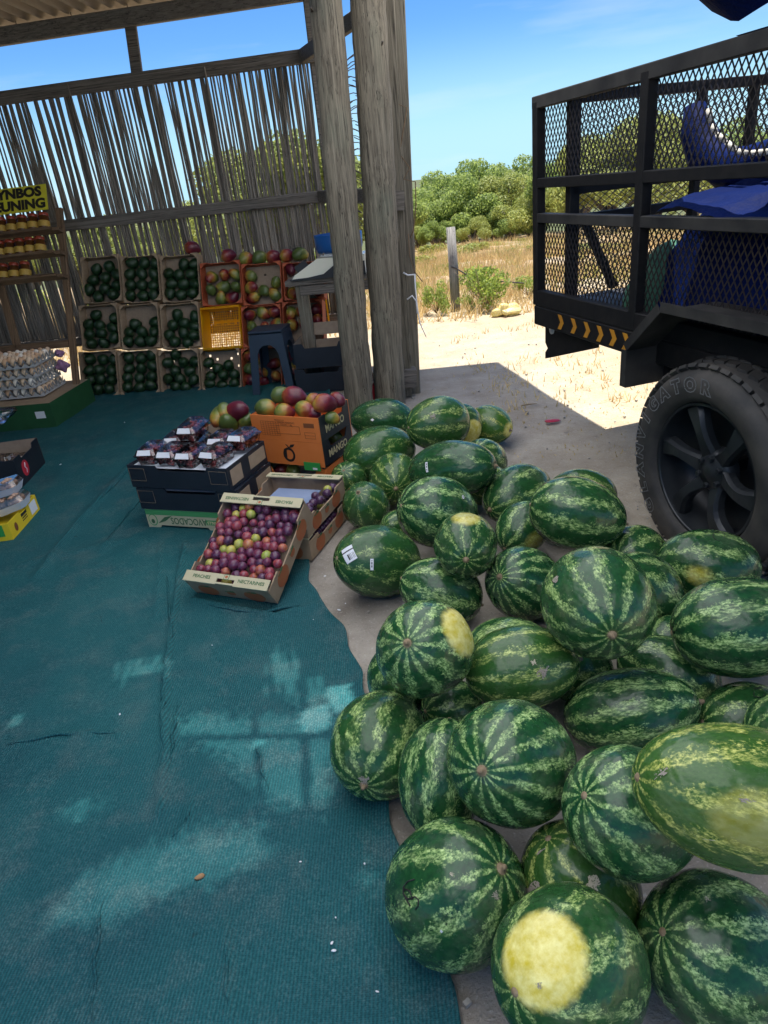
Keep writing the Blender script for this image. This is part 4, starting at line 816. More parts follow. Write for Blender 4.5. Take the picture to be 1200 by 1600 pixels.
# second yellow crate seen end-on beside the trays
q = at_y(511, 520, 6.55); yc2 = thing('plastic_crate', 'yellow plastic crate standing on its side by the table leg', 'crate', q)
for sx in (-1, 1): MB().box((sx * .028, .12, .20), (.006, .24, .42)).build('crate_wall', M['ycrate'], yc2)
for z in (0, .41): MB().box((0, .12, z), (.05, .24, .006)).build('crate_wall', M['ycrate'], yc2)
def islands(me):                                                   # one mesh per letter
    par = list(range(len(me.vertices)))
    def find(i):
        while par[i] != i: par[i] = par[par[i]]; i = par[i]
        return i
    for e in me.edges: a, b = find(e.vertices[0]), find(e.vertices[1]); par[a] = b
    groups = {}
    for p in me.polygons: groups.setdefault(find(p.vertices[0]), []).append(tuple(p.vertices))
    out = []
    for fs in groups.values():
        ids = sorted({i for f in fs for i in f}); mp_ = {i: k for k, i in enumerate(ids)}; m2 = bpy.data.meshes.new('lettering'); m2.from_pydata([me.vertices[i].co for i in ids], [], [tuple(mp_[i] for i in f) for f in fs]); m2.materials.append(me.materials[0]); m2.update(); out.append(m2)
    return out
# ---------------------------------------------------------------- honey rack and sign
RL = math.atan2(.75, 1.85); RP = Vector((-2.6, 6.16, 0)); RY = (Vector((0, 0, 1)) * math.cos(RL) + WN * math.sin(RL)).normalized(); RN = WD.cross(RY)
def rk(x, y, off=0.0):
    p = at_plane(x, y, RP + RN * off, RN); return (p - RP).dot(WD), (p - RP).dot(RY)
rack = thing('honey_rack', 'brown wooden ladder rack of honey jars leaning on the reed wall', 'rack', mat=frame(RP, WD, RN * -1, RY))
a, b = rk(86, 330), rk(127, 608); xr = (a[0] + b[0]) / 2; ztop = a[1]
xl = xr - 1.0
for x in (xr, xl): MB().box((x, 0, ztop / 2 + .02), (.06, .035, ztop), ch=.004).build('upright', M['rack'], rack)
shz = [rk(60, 366)[1], rk(60, 402)[1], rk(40, 440)[1], rk(60, 541)[1]]
for k, z in enumerate(shz): MB().box(((xr + xl) / 2, -.055 if k < 3 else 0, z), (xr - xl - .062, .13 if k < 3 else .03, .026 if k < 3 else .06), ch=.003).build('shelf' if k < 3 else 'bottom_rail', M['rackh'], rack)
for k, z in enumerate(shz[:3]): MB().box((xr + .0, -.055, z - .005), (.064, .075, .03)).build('bracket', M['rackh'], rack)
MB().bar((rk(0, 440)[0], .0, shz[2]), (rk(28, 545)[0], 0, shz[3]), .07, .03, ch=.003, up=(0, 1, 0)).build('brace', M['rack'], rack)
sg = thing('honey_sign', 'yellow board sign reading FYNBOS HEUNING on top of the rack', 'sign', mat=frame(RP, WD, RN * -1, RY))
c1, c2 = rk(71, 289), rk(80, 328); sx1 = (c1[0] + c2[0]) / 2; sz0, sz1 = c2[1], c1[1]; sw = .66
MB().box((sx1 - sw / 2, -.02, (sz0 + sz1) / 2), (sw, .006, sz1 - sz0)).build('board', M['sign'], sg)
sh = sz1 - sz0
for txt, zz, sz_, dx in (('FYNBOS', sz1 - sh * .27, sh * .50, .05), ('HEUNING', sz0 + sh * .26, sh * .50, .018)):
    me = text_mesh(txt, sz_, M['ink'], bold=.006, ax='RIGHT', xs=1.19)
    for le in islands(me): inst('lettering', le, sg, mat=Matrix.Translation((sx1 - dx, -.0242, zz)) @ Matrix.Rotation(math.pi / 2, 4, 'X'))
JP = [('jar_body', MB().lathe([(0, 0), (.034, 0), (.038, .006), (.038, .092), (.030, .102), (.030, .108)], 16).mesh('jar_body', M['honey'])), ('lid', MB().lathe([(.0325, .100), (.0335, .103), (.0335, .122), (.031, .125), (0, .125)], 16).mesh('lid', M['jar_lid'])),
      ('jar_label', MB().lathe([(.0386, .014), (.0388, .016), (.0388, .058), (.0386, .06)], 16).mesh('jar_label', M['jar_label']))]
rowsj = [(shz[0], [78 - 16.8 * k for k in range(8)], 340, 'top'), (shz[1], [72 - 15.6 * k for k in range(8)], 376, 'middle'), (shz[2], [49 - 17.0 * k for k in range(6)], 416, 'lowest')]
for z, xs_, yy, nm in rowsj:
    for k, x in enumerate(xs_):
        if x < -20: continue
        lx = rk(x - 4, yy)[0]; j = thing('honey_jar', 'jar of dark honey with red lid on the %s shelf' % nm, 'honey jar', group='honey jars on the %s shelf' % nm, mat=rack.matrix_world @ Matrix.Translation((lx, -.06, z + .0135)))
        for nme, me in JP: inst(nme, me, j, scale=(1.3, 1.3, 1.12))
# ---------------------------------------------------------------- eggs on a green box
gb = thing('green_box', 'dark green carton with white label under the egg trays', 'box', (-3.02, 6.07, 0), rad(-6))
pm = carton(gb, .74, .76, .215, M['green_card'], M['kraft']); MB().box((0, 0, .212), (.73, .75, .006)).build('lid', M['kraft'], gb)
on_panel(gb, pm[0], flat_rects([(0, 0, .085, .06)], M['white']), .26, .12, name='white_sticker')
TRAYN = 31; tv = []
for j in range(TRAYN):
    for i in range(TRAYN):
        u, v = i / (TRAYN - 1), j / (TRAYN - 1); tv.append(((u - .5) * .31, (v - .5) * .31, .034 + .013 * math.cos(u * 12 * math.pi) * math.cos(v * 12 * math.pi) + .009 * (math.cos(u * 12 * math.pi) + math.cos(v * 12 * math.pi))))
tray_me = np_mesh('egg_tray', tv, grid_quads(TRAYN, TRAYN), M['egg_tray'])
EDGE = MB(); sc_top = [(-.157 + .314 * k / 24, .026 + .011 * math.cos(2 * math.pi * k / 4)) for k in range(25)]
for k in range(4): EDGE.prism([(-.157, .008), (.157, .008)] + sc_top[::-1], .004, Matrix.Rotation(k * math.pi / 2, 4, 'Z') @ Matrix.Translation((0, -.159, 0)))
EDGE = EDGE.mesh('tray_edge', M['egg_tray'])
layer = ['', 'bottom', 'second', 'third', 'top']
for st, (cx, cy) in enumerate([(-3.02, 6.08), (-3.475, 6.14)]):
    for L in range(1, 5):
        zz = .220 + .085 * (L - 1); yw = rad(-6) + rng.uniform(-.05, .05); ox, oy = rng.uniform(-.012, .012), rng.uniform(-.012, .012)
        side = 'right hand' if st == 0 else 'left hand'
        t_ = inst('egg_tray', tray_me, None, (cx + ox, cy + oy, zz), (0, 0, yw), (1.36, 1.36, 1.3)); tag(t_, 'grey pulp egg tray, %s of the %s egg stack' % (layer[L] + ' layer', side), 'egg tray', 'stacked egg trays'); inst('tray_edge', EDGE, t_)
        for i in range(6):
            for j in range(6):
                if (L < 4 and (not (j == 0 or (i == 5 and st == 0)) or rng.random() < .08)) or (st == 1 and i < 4): continue
                lx, ly = (i - 2.5) * .0703, (j - 2.5) * .0703; c_, s_ = math.cos(yw), math.sin(yw)
                if L == 4 and st == 1 and rng.random() < .15: continue
                shd = rng.choice((.1, .35, .4, .5, .6, .7, .9, 0)); lb = 'pale egg' if shd < .3 else 'brown egg'
                o = inst('egg', EGG[0], None, (cx + ox + lx * c_ - ly * s_, cy + oy + lx * s_ + ly * c_, zz + (.064 if L == 4 else .058)), (rng.uniform(-.15, .15), rng.uniform(-.15, .15), rng.uniform(0, 6)), (.030, .030, .030)); o['shade'] = shd
                tag(o, '%s in the %s tray of the %s stack' % (lb, layer[L], side), 'egg', '%ss in the %s tray of the %s stack' % (lb, layer[L], side))
for (x, y, s, lb) in ((93, 552, .040, 'purple net bag lying on the right edge of the top egg tray'), (98, 572, .052, 'larger purple net bag hanging beside the egg trays')):
    fruit('net_bag', [egg_mesh('net_bag', M['purple_net'], 28, 20, 1.1, .1, .1, .8, .45, 3)], at_y(x, y, 6.2), s, lb, 'net bag', None)
# ---------------------------------------------------------------- left edge: black box and yellow box with punnets
bb = thing('black_box', 'black carton with round red emblem at the left edge', 'box', (-2.66, 4.50, 0), rad(4))
pm = carton(bb, .50, .46, .20, M['black_card'], M['kraft_in'], side=(-.12, .12, .03))
on_panel(bb, pm[1], disc_mesh(.055, M['red_print'], 22), -.10, .095, name='red_emblem')
on_panel(bb, pm[1], text_mesh('Fruit', .035, M['white']), -.10, .095, off=.002) if False else None
mbq = MB(); mbq.tube([(.0, -.035, 0), (.012, -.01, 0), (-.006, .008, 0), (.01, .035, 0)], .003, 5); on_panel(bb, pm[1], mbq.mesh('script_mark', M['white']), -.10, .095, off=.0022, name='script_mark')
def punnet_clear(root_loc, rz, label, group, fill, s=1.0, tilt=(0, 0), stem=False):
    t = thing('punnet', label, 'punnet', root_loc, 0, group); t.rotation_euler = (tilt[0], tilt[1], rz); t.scale = (s, s, s * .88)
    for nme, me in PUN + fill: inst(nme, me, t)
    return t
def loft(rings, mat, name, close_top=True, close_bot=True):
    vs = [v for r in rings for v in r]; n = len(rings[0]); fs = []
    for i in range(len(rings) - 1):
        for k in range(n): fs.append((i * n + k, i * n + (k + 1) % n, (i + 1) * n + (k + 1) % n, (i + 1) * n + k))
    if close_top: fs.append(tuple(range((len(rings) - 1) * n, len(rings) * n)))
    if close_bot: fs.append(tuple(range(n - 1, -1, -1)))
    return MB().add(vs, fs, 0, False).mesh(name, mat)
def rrect(w_, d_, z, c=.012): a, b = w_ / 2, d_ / 2; return [(-a + c, -b, z), (a - c, -b, z), (a, -b + c, z), (a, b - c, z), (a - c, b, z), (-a + c, b, z), (-a, b - c, z), (-a, -b + c, z)]
PUN = [('tub', loft([rrect(.095, .155, .0), rrect(.113, .178, .055)], M['clear'], 'tub', False)), ('rim', loft([rrect(.126, .19, .055), rrect(.126, .19, .060)], M['clear'], 'rim')), ('lid', loft([rrect(.117, .182, .0605), rrect(.088, .15, .092)], M['clear'], 'lid', True, False)),
       ('label', MB().add([(-.04, -.0925, .064), (.04, -.0925, .064), (.034, -.0775, .0915), (-.034, -.0775, .0915)], [(0, 1, 2, 3)]).mesh('label', M['white']))]
mbg = MB(); rg = random.Random(5)
ico = egg_mesh('grape_source', M['grape'], 8, 6)
iv = [v.co.copy() for v in ico.vertices]; if_ = [tuple(p.vertices) for p in ico.polygons]
for k in range(95):
    x, y, z = rg.uniform(-.043, .043), rg.uniform(-.074, .074), rg.uniform(.010, .074); s = rg.uniform(.0085, .0105); f = 1 - .25 * max(0, (z - .05) / .03)
    mbg.add([v * s + Vector((x * f, y * f, z)) for v in iv], if_, 0, True)
gr_me = mbg.mesh('grapes', M['grape']); GRAPES = [('grapes', gr_me)]
def mushrooms(mat, n, seed):
    m = MB(); rg = random.Random(seed)
    for k in range(n): s = rg.uniform(.016, .024); c = Vector((rg.uniform(-.04, .04), rg.uniform(-.07, .07), rg.uniform(.02, .07))); m.add([v * s + c for v in iv], if_, 0, True)
    return m.mesh('roots', mat)
ROOTS = [('roots', mushrooms(M['potato'], 34, 4))]
for k, (x, y) in enumerate([(-2.52, 4.58), (-2.65, 4.60), (-2.54, 4.42), (-2.68, 4.40)]):
    punnet_clear((x, y, .012 + .05), rad(80), 'clear lidded punnet lying inside the black carton with red emblem', 'punnets inside the black carton', ROOTS, 1.0, (0, 0))
yb = thing('yellow_box', 'yellow and green carton of root punnets at the left edge', 'box', (-2.30, 3.66, 0), rad(2))
pm = carton(yb, .40, .40, .105, M['yellow_card'], M['yellow_card'], side=(-.05, .05, .02), foot=(-.16, .10, .015))
on_panel(yb, pm[1], flat_rects([(0, 0, .09, .07)], M['white']), .13, .055, name='white_sticker')
on_panel(yb, pm[1], disc_mesh(.026, M['brown_ink'], 18, .7), -.125, .05, name='oval_print')
on_panel(yb, pm[1], flat_rects([(0, .02, .075, .016), (0, 0, .06, .006), (0, -.014, .07, .005)], M['ink']), .0, .055, name='printed_lines')
on_panel(yb, pm[0], flat_rects([(0, 0, .25, .07)], M['bright_green']), .04, .065, name='green_panel')
FP = [('foam_tray', loft([rrect(.11, .17, 0, .02), rrect(.15, .215, .045, .02)], M['foam'], 'foam_tray', False)), ('roots', mushrooms(M['potato'], 40, 8))]
for k, (x, y, z, rz, tl, lb) in enumerate([(-2.17, 3.72, .085, 95, -.25, 'white foam punnet of knobbly roots at the right of the yellow carton'), (-2.22, 3.78, .165, 95, -.15, 'white foam punnet with printed film on top of the pile at the left edge'), (-2.36, 3.62, .09, 88, 0, 'white foam punnet of roots nearest the frame edge in the yellow carton'), (-2.40, 3.80, .10, 90, 0, 'white foam punnet at the back of the yellow carton')]):
    t = thing('foam_punnet', lb, 'punnet', (x, y, z)); t.rotation_euler = (tl, 0, rad(rz))
    for nme, me in FP: inst(nme, me, t)
    inst('film', loft([rrect(.148, .213, .0455, .02), rrect(.13, .19, .078, .02)], M['clear'], 'film', True, False), t)
pp_ = thing('plastic_bag', 'crumpled clear bag at the frame edge above the black carton', 'bag', at_y(-8, 648, 5.2)); inst('bag_body', egg_mesh('bag_body', M['clear'], 14, 10, .6, .1, .1, .8, .9, 4), pp_, scale=(.12, .12, .09))

# ---------------------------------------------------------------- table with scale, stool, dark boxes
tz = .905; tb = thing('scale_table', 'rough wooden table carrying the scale behind the poles', 'table', (-.07, 6.28, 0), rad(-7))
MB().box((0, 0, tz - .022), (1.06, .44, .044), ch=.004).build('tabletop', M['plank'], tb)
for sx in (-.40, .48):
    for sy in (-.17, .17): MB().box((sx, sy, (tz - .046) / 2), (.105 if sx < 0 else .07, .05, tz - .046), ch=.004).build('leg', M['pole2'], tb)
MB().box((.04, -.19, tz - .09), (.9, .03, .08)).build('apron', M['plank'], tb)
scl = thing('shop_scale', 'cream counter scale with display and blue tub on the table', 'scale', (-.20, 6.20, tz), rad(-7))
poly = [(-.34, .012), (.30, .012), (.30, .16), (-.10, .16), (-.31, .045)]
MB().prism(poly, .30, Matrix.Translation((0, -.14, 0))).build('body', M['cream_plastic'], scl)
MB().prism([(-.355, .0), (.3, .0), (.3, .11), (.04, .10), (-.06, .035), (-.2, .018), (-.355, .014)], .006, Matrix.Translation((0, -.148, 0))).build('dark_skirt', M['dark_plastic'], scl)
MB().bar((-.30, -.05, .056), (-.2, -.05, .111), .10, .004, up=(0, 1, 0)).build('display', M['dark_plastic'], scl)
tub_ = thing('blue_tub', 'round blue plastic tub with pale foot standing on the scale', 'tub', (.04 - .14, 6.18, tz + .163))
tub_.location = at_y(531, 392, 6.2); tub_.location.z = tz + .163
MB().lathe([(.0, 0), (.175, 0), (.18, .028), (.175, .03)], 28).build('pale_foot', M['white_plastic'], tub_); MB().lathe([(.0, .032), (.19, .032), (.20, .06), (.205, .17), (.195, .17), (.185, .06), (0, .05)], 28).build('tub_wall', M['shade_blue'], tub_)
stl = thing('plastic_stool', 'dark blue plastic stool standing in front of the mango trays', 'stool', at_z(437, 606), rad(-10))
sh_ = .545
MB().box((0, 0, sh_ - .012), (.30, .30, .024), ch=.01).build('seat', M['stool'], stl)
for k in range(4):                                                  # each side: splayed legs with an arched opening
    Mx = Matrix.Rotation(k * math.pi / 2, 4, 'Z') @ Matrix.Translation((0, -.150, 0)) @ Matrix.Rotation(-.09, 4, 'X') @ Matrix.Translation((0, -.045, 0))
    h = sh_ - .03; poly = [(-.195, 0), (-.125, 0), (-.095, h * .66), (-.07, h * .76), (-.03, h * .82), (.03, h * .82), (.07, h * .76), (.095, h * .66), (.125, 0), (.195, 0), (.148, h), (-.148, h)]
    mb = MB(); vs = [Vector((x, 0, z)) for x, z in poly] + [Vector((x, .006, z)) for x, z in poly]; n = 12; vs = [Mx @ v for v in vs]
    quads = [(0, 1, 2, 11), (11, 2, 3, 4), (11, 4, 5, 10), (10, 5, 6, 7), (10, 7, 8, 9)]
    fs = [q for q in quads] + [tuple(reversed([i + n for i in q])) for q in quads] + [(i, n + i, n + (i + 1) % n, (i + 1) % n) for i in range(n)]
    mb.add(vs, fs); mb.build('side', M['stool'], stl)
for k, (z, lb) in enumerate(((0, 'lower navy carton under the scale table'), (.215, 'upper navy carton with open brown flap under the scale table'))):
    bx = thing('navy_carton', lb, 'box', (-.37 + .02 * k, 5.98, z), rad(-8), 'navy cartons under the scale table')
    carton(bx, .48, .36, .21, M['navy_card'], M['kraft_in'], front=(-.16, .16, .04))
    if k: MB().bar((0, .17, .21), (0, .21, .31), .44, .005, up=(0, 1, 0)).build('open_flap', M['kraft_in'], bx)
bt = thing('drink_bottle', 'small clear bottle with red lower half between the two poles', 'bottle', at_z(584, 640) + Vector((0, .12, 0)))
MB().lathe([(0, 0), (.034, 0), (.036, .02), (.036, .17)], 14).build('red_label', M['red_plastic'], bt); MB().lathe([(.035, .172), (.035, .23), (.014, .30), (.014, .33), (0, .33)], 14).build('clear_neck', M['clear'], bt)

# ---------------------------------------------------------------- stack with grape punnets
YG = rad(-20.5)
fl = at_z(232, 825); ux = Vector((math.cos(YG), math.sin(YG), 0)); uy = Vector((-math.sin(YG), math.cos(YG), 0))
ab = thing('avocado_carton', 'cream and green avocado carton upside down under two black cartons', 'box', fl + ux * .235 + uy * .21, YG)
pm = carton(ab, .47, .40, .115, M['buff'], M['kraft_in'], foot=(-.16, .16, .018))
on_panel(ab, pm[0], flat_rects([(0, 0, .467, .032)], M['green_print']), 0, .098, name='green_band')
on_panel(ab, pm[0], text_mesh('AVOCADOS', .056, M['green_ink'], bold=.0006, xs=.74), .035, .052, flip=True)
on_panel(ab, pm[0], flat_rects([(0, 0, .08, .03)], M['green_print']), .185, .05, name='green_badge'); on_panel(ab, pm[0], text_mesh('HALLS', .025, M['cream_ink'], bold=.0004, xs=.9), .185, .05, flip=True, off=.0022)
for r_, sx, x in ((.036, .8, -.195), (.030, .8, -.195)): on_panel(ab, pm[0], disc_mesh(r_, M['green_print'] if r_ > .035 else M['buff'], 22, sx), x, .05, off=.001 if r_ > .035 else .002, name='avocado_print')
on_panel(ab, pm[0], disc_mesh(.014, M['green_ink'], 16, .8), -.195, .042, off=.003, name='avocado_print')
lf = MB().add([(-.05, -.02, 0), (.0, -.005, 0), (.05, .03, 0), (.0, .02, 0)], [(0, 1, 2, 3)]).mesh('leaf_print', M['green_ink']); on_panel(ab, pm[0], lf, -.115, .05, name='leaf_print')
bl0 = fl + ux * -.012 + uy * .0
for k in range(2):
    bx = thing('black_carton', ('upper black carton carrying the grape punnets' if k else 'lower black carton on the green and cream avocado carton'), 'box', bl0 + ux * (.31 - .01 * k) + uy * (.205 - .01 * k) + Vector((0, 0, .118 + .133 * k)), YG + rad(-1.5 * k), 'black cartons of the grape stack')
    pm = carton(bx, .62, .40, .128, M['navy_card'], M['navy_card'], front=(-.13, .19, .026), side=None)
    MB().add([(-.30, -.19, .112), (.30, -.19, .112), (.30, .19, .112), (-.30, .19, .112)], [(0, 1, 2, 3)]).build('liner', M['foam'], bx)
    for sx in (-.255, .25): on_panel(bx, pm[0], flat_rects([(0, .035, .1, .001), (0, -.035, .1, .001), (-.05, 0, .001, .07), (.05, 0, .001, .07)], M['kraft']), sx, .075, name='flap_outline')
    on_panel(bx, pm[1], flat_rects([(0, 0, .11, .085)], M['kraft']), -.12, .066, name='kraft_patch'); on_panel(bx, pm[1], flat_rects([(0, 0, .17, .075)], M['kraft']), .10, .07, name='kraft_patch')
    top_box = bx
Mt = Matrix.Translation(top_box.location) @ Matrix.Rotation(YG - rad(1.5), 4, 'Z')
for k, (x, y, z, rz, lb) in enumerate([(-.225, -.075, 0, 8, 'clear punnet of dark grapes at the front left of the black carton'), (-.085, -.085, 0, 4, 'clear punnet of grapes second along the front of the carton'), (.045, -.10, 0, 2, 'clear punnet of grapes third along the front of the carton'), (.195, -.09, .005, -6, 'clear punnet of grapes at the front right corner, lid slightly raised'), (-.19, .11, .0, 10, 'clear punnet of grapes at the back left of the carton'),
                                      (-.045, .085, .0, 4, 'clear punnet of grapes at the back under the raised one'), (-.03, .06, .088, 3, 'clear punnet of grapes stacked on top of the others'), (.10, .115, .0, 4, 'clear punnet of grapes at the back between the raised and right ones'), (.245, .105, .02, -3, 'clear punnet of grapes at the back right by the orange carton')]):
    p = Mt @ Vector((x, y, .113 + z)); punnet_clear(p, YG + rad(rz), lb, 'grape punnets on the black carton', GRAPES, 1.04, (rng.uniform(-.04, .04) + (.06 if z > .05 else 0), 0))
# ---------------------------------------------------------------- plum cartons
YP = rad(-22); fr = at_z(488, 876); vx = Vector((math.cos(YP), math.sin(YP), 0)); vy = Vector((-math.sin(YP), math.cos(YP), 0))
def plum_box(loc, rz, label, tilt=0.0):
    t = thing('plum_carton', label, 'box', loc, 0, 'nectarine cartons of plums'); t.rotation_euler = (tilt, 0, rz); t.rotation_mode = 'XYZ'
    t.matrix_world = Matrix.Translation(loc) @ Matrix.Rotation(rz, 4, 'Z') @ Matrix.Rotation(tilt, 4, 'X')
    W, D, H, th = .43, .47, .115, .006
    for k in range(4):
        w_, dist = (W, D / 2) if k % 2 == 0 else (D - 2 * th - .002, W / 2); Mx = Matrix.Rotation(k * math.pi / 2, 4, 'Z') @ Matrix.Translation((0, -dist, 0))
        prism2(MB(), profile(w_, H if k % 2 == 0 else .098, None if k % 2 == 0 else (-.13, .13, .028)), th, Mx).build('end_panel' if k % 2 == 0 else 'side_panel', [M['kraft'], M['kraft_in']], t)
        if k % 2 == 0:
            mbx = MB(); s_ = 1                                      # folded top flap, with a hand slot in the middle
            for (x0, x1) in ((-.215, -.045), (.045, .215)): mbx.box(((x0 + x1) / 2, .045 * .5, H + .003), (x1 - x0, .052, .006))
            mbx.box((0, .037, H + .003), (.09, .022, .006)); mbx.box((0, .004, H + .003), (.0895, .008, .006))
            o = mbx.build('top_flap', M['buff'], t); o.matrix_local = Mx
            dirn = 1 if k == 0 else 1
            for txt, xx in (('PEACHES', -.125), ('NECTARINES', .128)):
                me = text_mesh(txt, .022 if k else .0225, M['green_ink'], bold=.0004, depth=.0004); inst('lettering', me, t, mat=Mx @ Matrix.Translation((xx, .024, H + .0066)))
            inst('emblem', flat_rects([(0, 0, .026, .026)], M['green_ink']), t, mat=Mx @ Matrix.Translation((0, .036, H + .0066))); inst('emblem', flat_rects([(0, 0, .021, .021)], M['buff']), t, mat=Mx @ Matrix.Translation((0, .036, H + .0072))); inst('emblem', disc_mesh(.007, M['fruit_print'], 12), t, mat=Mx @ Matrix.Translation((0, .036, H + .0078)))
        for (xx, r_) in ((-.12, .042), (.0, .018), (.12, .042)):
            if abs(xx) + r_ < w_ / 2: on_panel(t, Mx, disc_mesh(r_, M['fruit_print'], 18, 1.25), xx, .042, name='fruit_print'); on_panel(t, Mx, flat_rects([(0, 0, .05, .006), (.012, .006, .02, .006)], M['green_ink']), xx, .042 + r_ * .8, off=.002, name='leaf_print')
    MB().box((0, 0, .004), (W - .014, D - .014, .006)).build('base', M['kraft_in'], t); return t
st1 = fr - vx * .215 + vy * .235
plum_box(st1, YP, 'lower plum carton of the stack beside the watermelons'); pb2 = plum_box(st1 + Vector((0, 0, .120)), YP, 'upper plum carton, half empty, with blue paper inside')
f0, f1 = at_z(305, 928), at_z(437, 947); yv_ = math.atan2(f1.y - f0.y, f1.x - f0.x); TI = rad(29)
mid = (f0 + f1) / 2; back = Vector((-math.sin(yv_), math.cos(yv_), 0)); ctr = mid + back * (.235 * math.cos(TI)) + Vector((0, 0, .235 * math.sin(TI) + .012))
pb3 = plum_box(ctr, yv_, 'tilted open carton full of mixed red and green plums', TI); bpy.context.view_layer.update()
PM = pb3.matrix_world.copy(); cols = [(.9, 'dark purple'), (.75, 'deep red'), (.6, 'red'), (.45, 'orange red'), (.12, 'yellow green')]
kk_ = 0; rows_ = 11
for j in range(rows_):
    nn = 9 if j % 2 else 8
    for i in range(nn):
        for lay in range(1):
            x = (i - (nn - 1) / 2) * .0455 + rng.uniform(-.007, .007); y = -.195 + j * .0385 + rng.uniform(-.006, .006); s = rng.uniform(.0205, .0265)
            if abs(x) > .185: x = math.copysign(.185, x)
            z = .060 + rng.uniform(0, .020) + .012 * math.sin(i * .9) ; u = rng.random(); ci = 0 if u < .22 else 1 if u < .52 else 2 if u < .72 else 3 if u < .84 else 4
            if j > 7 and x > 0 and ci > 2: ci = 0
            lb = '%s plum lying in the tilted front carton' % cols[ci][1]
            fruit('plum', PLU, PM @ Vector((x, y, z)), s, lb, 'plum', lb.replace('plum ', 'plums ').replace('lying ', ''), ripe=cols[ci][0] + rng.uniform(-.06, .06))
PM2 = Matrix.Translation(pb2.location) @ Matrix.Rotation(YP, 4, 'Z'); pb2m = PM2
MB().box((-.02, .05, .055), (.25, .26, .004)).build('blue_paper', simple('pale_blue_paper', (.16, .22, .36), (.22, .28, .42), 8, .7), pb2)
for k in range(16):
    x, y = rng.uniform(.115, .185), -.13 + .022 * k * .9 + rng.uniform(-.01, .01); g_ = rng.random() < .12
    lb = ('green' if g_ else 'dark blue purple') + ' plum in the half empty carton behind'
    fruit('plum', PLU, PM2 @ Vector((x, min(y, .2), .03 + (.045 if k % 2 else 0) + rng.uniform(0, .012))), .0235, lb, 'plum', lb.replace('plum', 'plums'), ripe=.1 if g_ else 1.0)
PM1 = Matrix.Translation(st1) @ Matrix.Rotation(YP, 4, 'Z')
for k in range(6): fruit('plum', PLU, PM1 @ Vector((.18, -.12 + .048 * k, .062)), .024, 'dark plum showing through the slot of the lower carton', 'plum', 'plums in the lower carton', ripe=.98)
# ---------------------------------------------------------------- mango cartons
YM = rad(-29); mx_ = Vector((math.cos(YM), math.sin(YM), 0)); my_ = Vector((-math.sin(YM), math.cos(YM), 0)); c0 = at_z(508, 731, .15)
cm_ = c0 - mx_ * .235 + my_ * .175; cm_.z = 0
for k in range(3):
    bx = thing('mango_carton', ['lowest mango carton hidden behind the plum cartons', 'lower orange mango carton with black fruit emblem', 'upper orange mango carton heaped with mangoes'][k], 'box', (cm_.x, cm_.y, .15 * k), YM, 'orange mango cartons')
    if k == 0: carton(bx, .46, .33, .135, M['orange_card'], M['kraft_in'], front=(-.17, .17, .06)); continue
    pm = carton(bx, .47, .35, .149, M['orange_card'], M['orange_card'], side=(-.10, .12, .05), side_mat=M['black_card'])
    on_panel(bx, pm[1], text_mesh('MANGO', .062, M['cream_ink'], bold=.0012, xs=.92), -.005, .06)
    if k == 2:
        R_ = [(-.165 + .018 * i, 0, .0012, .085) for i in range(8)] + [(-.102, -.0425 + .0121 * j, .126, .0012) for j in range(8)]
        R_ += [(.022, -.028, .16, .0015), (.022, .02, .16, .0015), (-.058, -.004, .0015, .048), (.102, -.004, .0015, .048), (.168, .03, .07, .026), (.168, -.012, .07, .0015), (.168, -.03, .07, .0015), (.168, -.048, .07, .0015), (.133, -.03, .0015, .036), (.203, -.03, .0015, .036)]
        on_panel(bx, pm[0], flat_rects(R_, M['brown_ink']), 0, .072, name='printed_table')
        for txt, x, z, s_ in (('FRESH MANGO', .015, .112, .017), ('COUNT      4kg', .015, .099, .012), ('PRODUCE OF', -.03, .125, .011)): on_panel(bx, pm[0], text_mesh(txt, s_, M['brown_ink'], depth=.0003), x, z)
    else:
        on_panel(bx, pm[0], MB().lathe([(.030, 0), (.045, 0)], 30, Matrix.Translation((0, -.004, 0)) @ Matrix.Diagonal((.92, 1, 1, 1)), sm=False).mesh('fruit_emblem', M['ink']), .0, .068, name='fruit_emblem')
        on_panel(bx, pm[0], MB().add([(-.041, -.02, 0), (-.018, -.036, 0), (-.012, .03, 0), (-.030, .032, 0)], [(0, 1, 2, 3)]).mesh('fruit_emblem', M['ink']), .0, .068, off=.0016, name='fruit_emblem')
        on_panel(bx, pm[0], MB().add([(.004, .040, 0), (.020, .062, 0), (.050, .066, 0), (.036, .048, 0), (-.018, .064, 0), (-.004, .060, 0), (.012, .040, 0), (.006, .036, 0)], [(0, 3, 2, 1), (4, 7, 6, 5)]).mesh('fruit_emblem', M['ink']), .0, .066, off=.0016, name='fruit_emblem')
Mm = Matrix.Translation((cm_.x, cm_.y, .30)) @ Matrix.Rotation(YM, 4, 'Z')
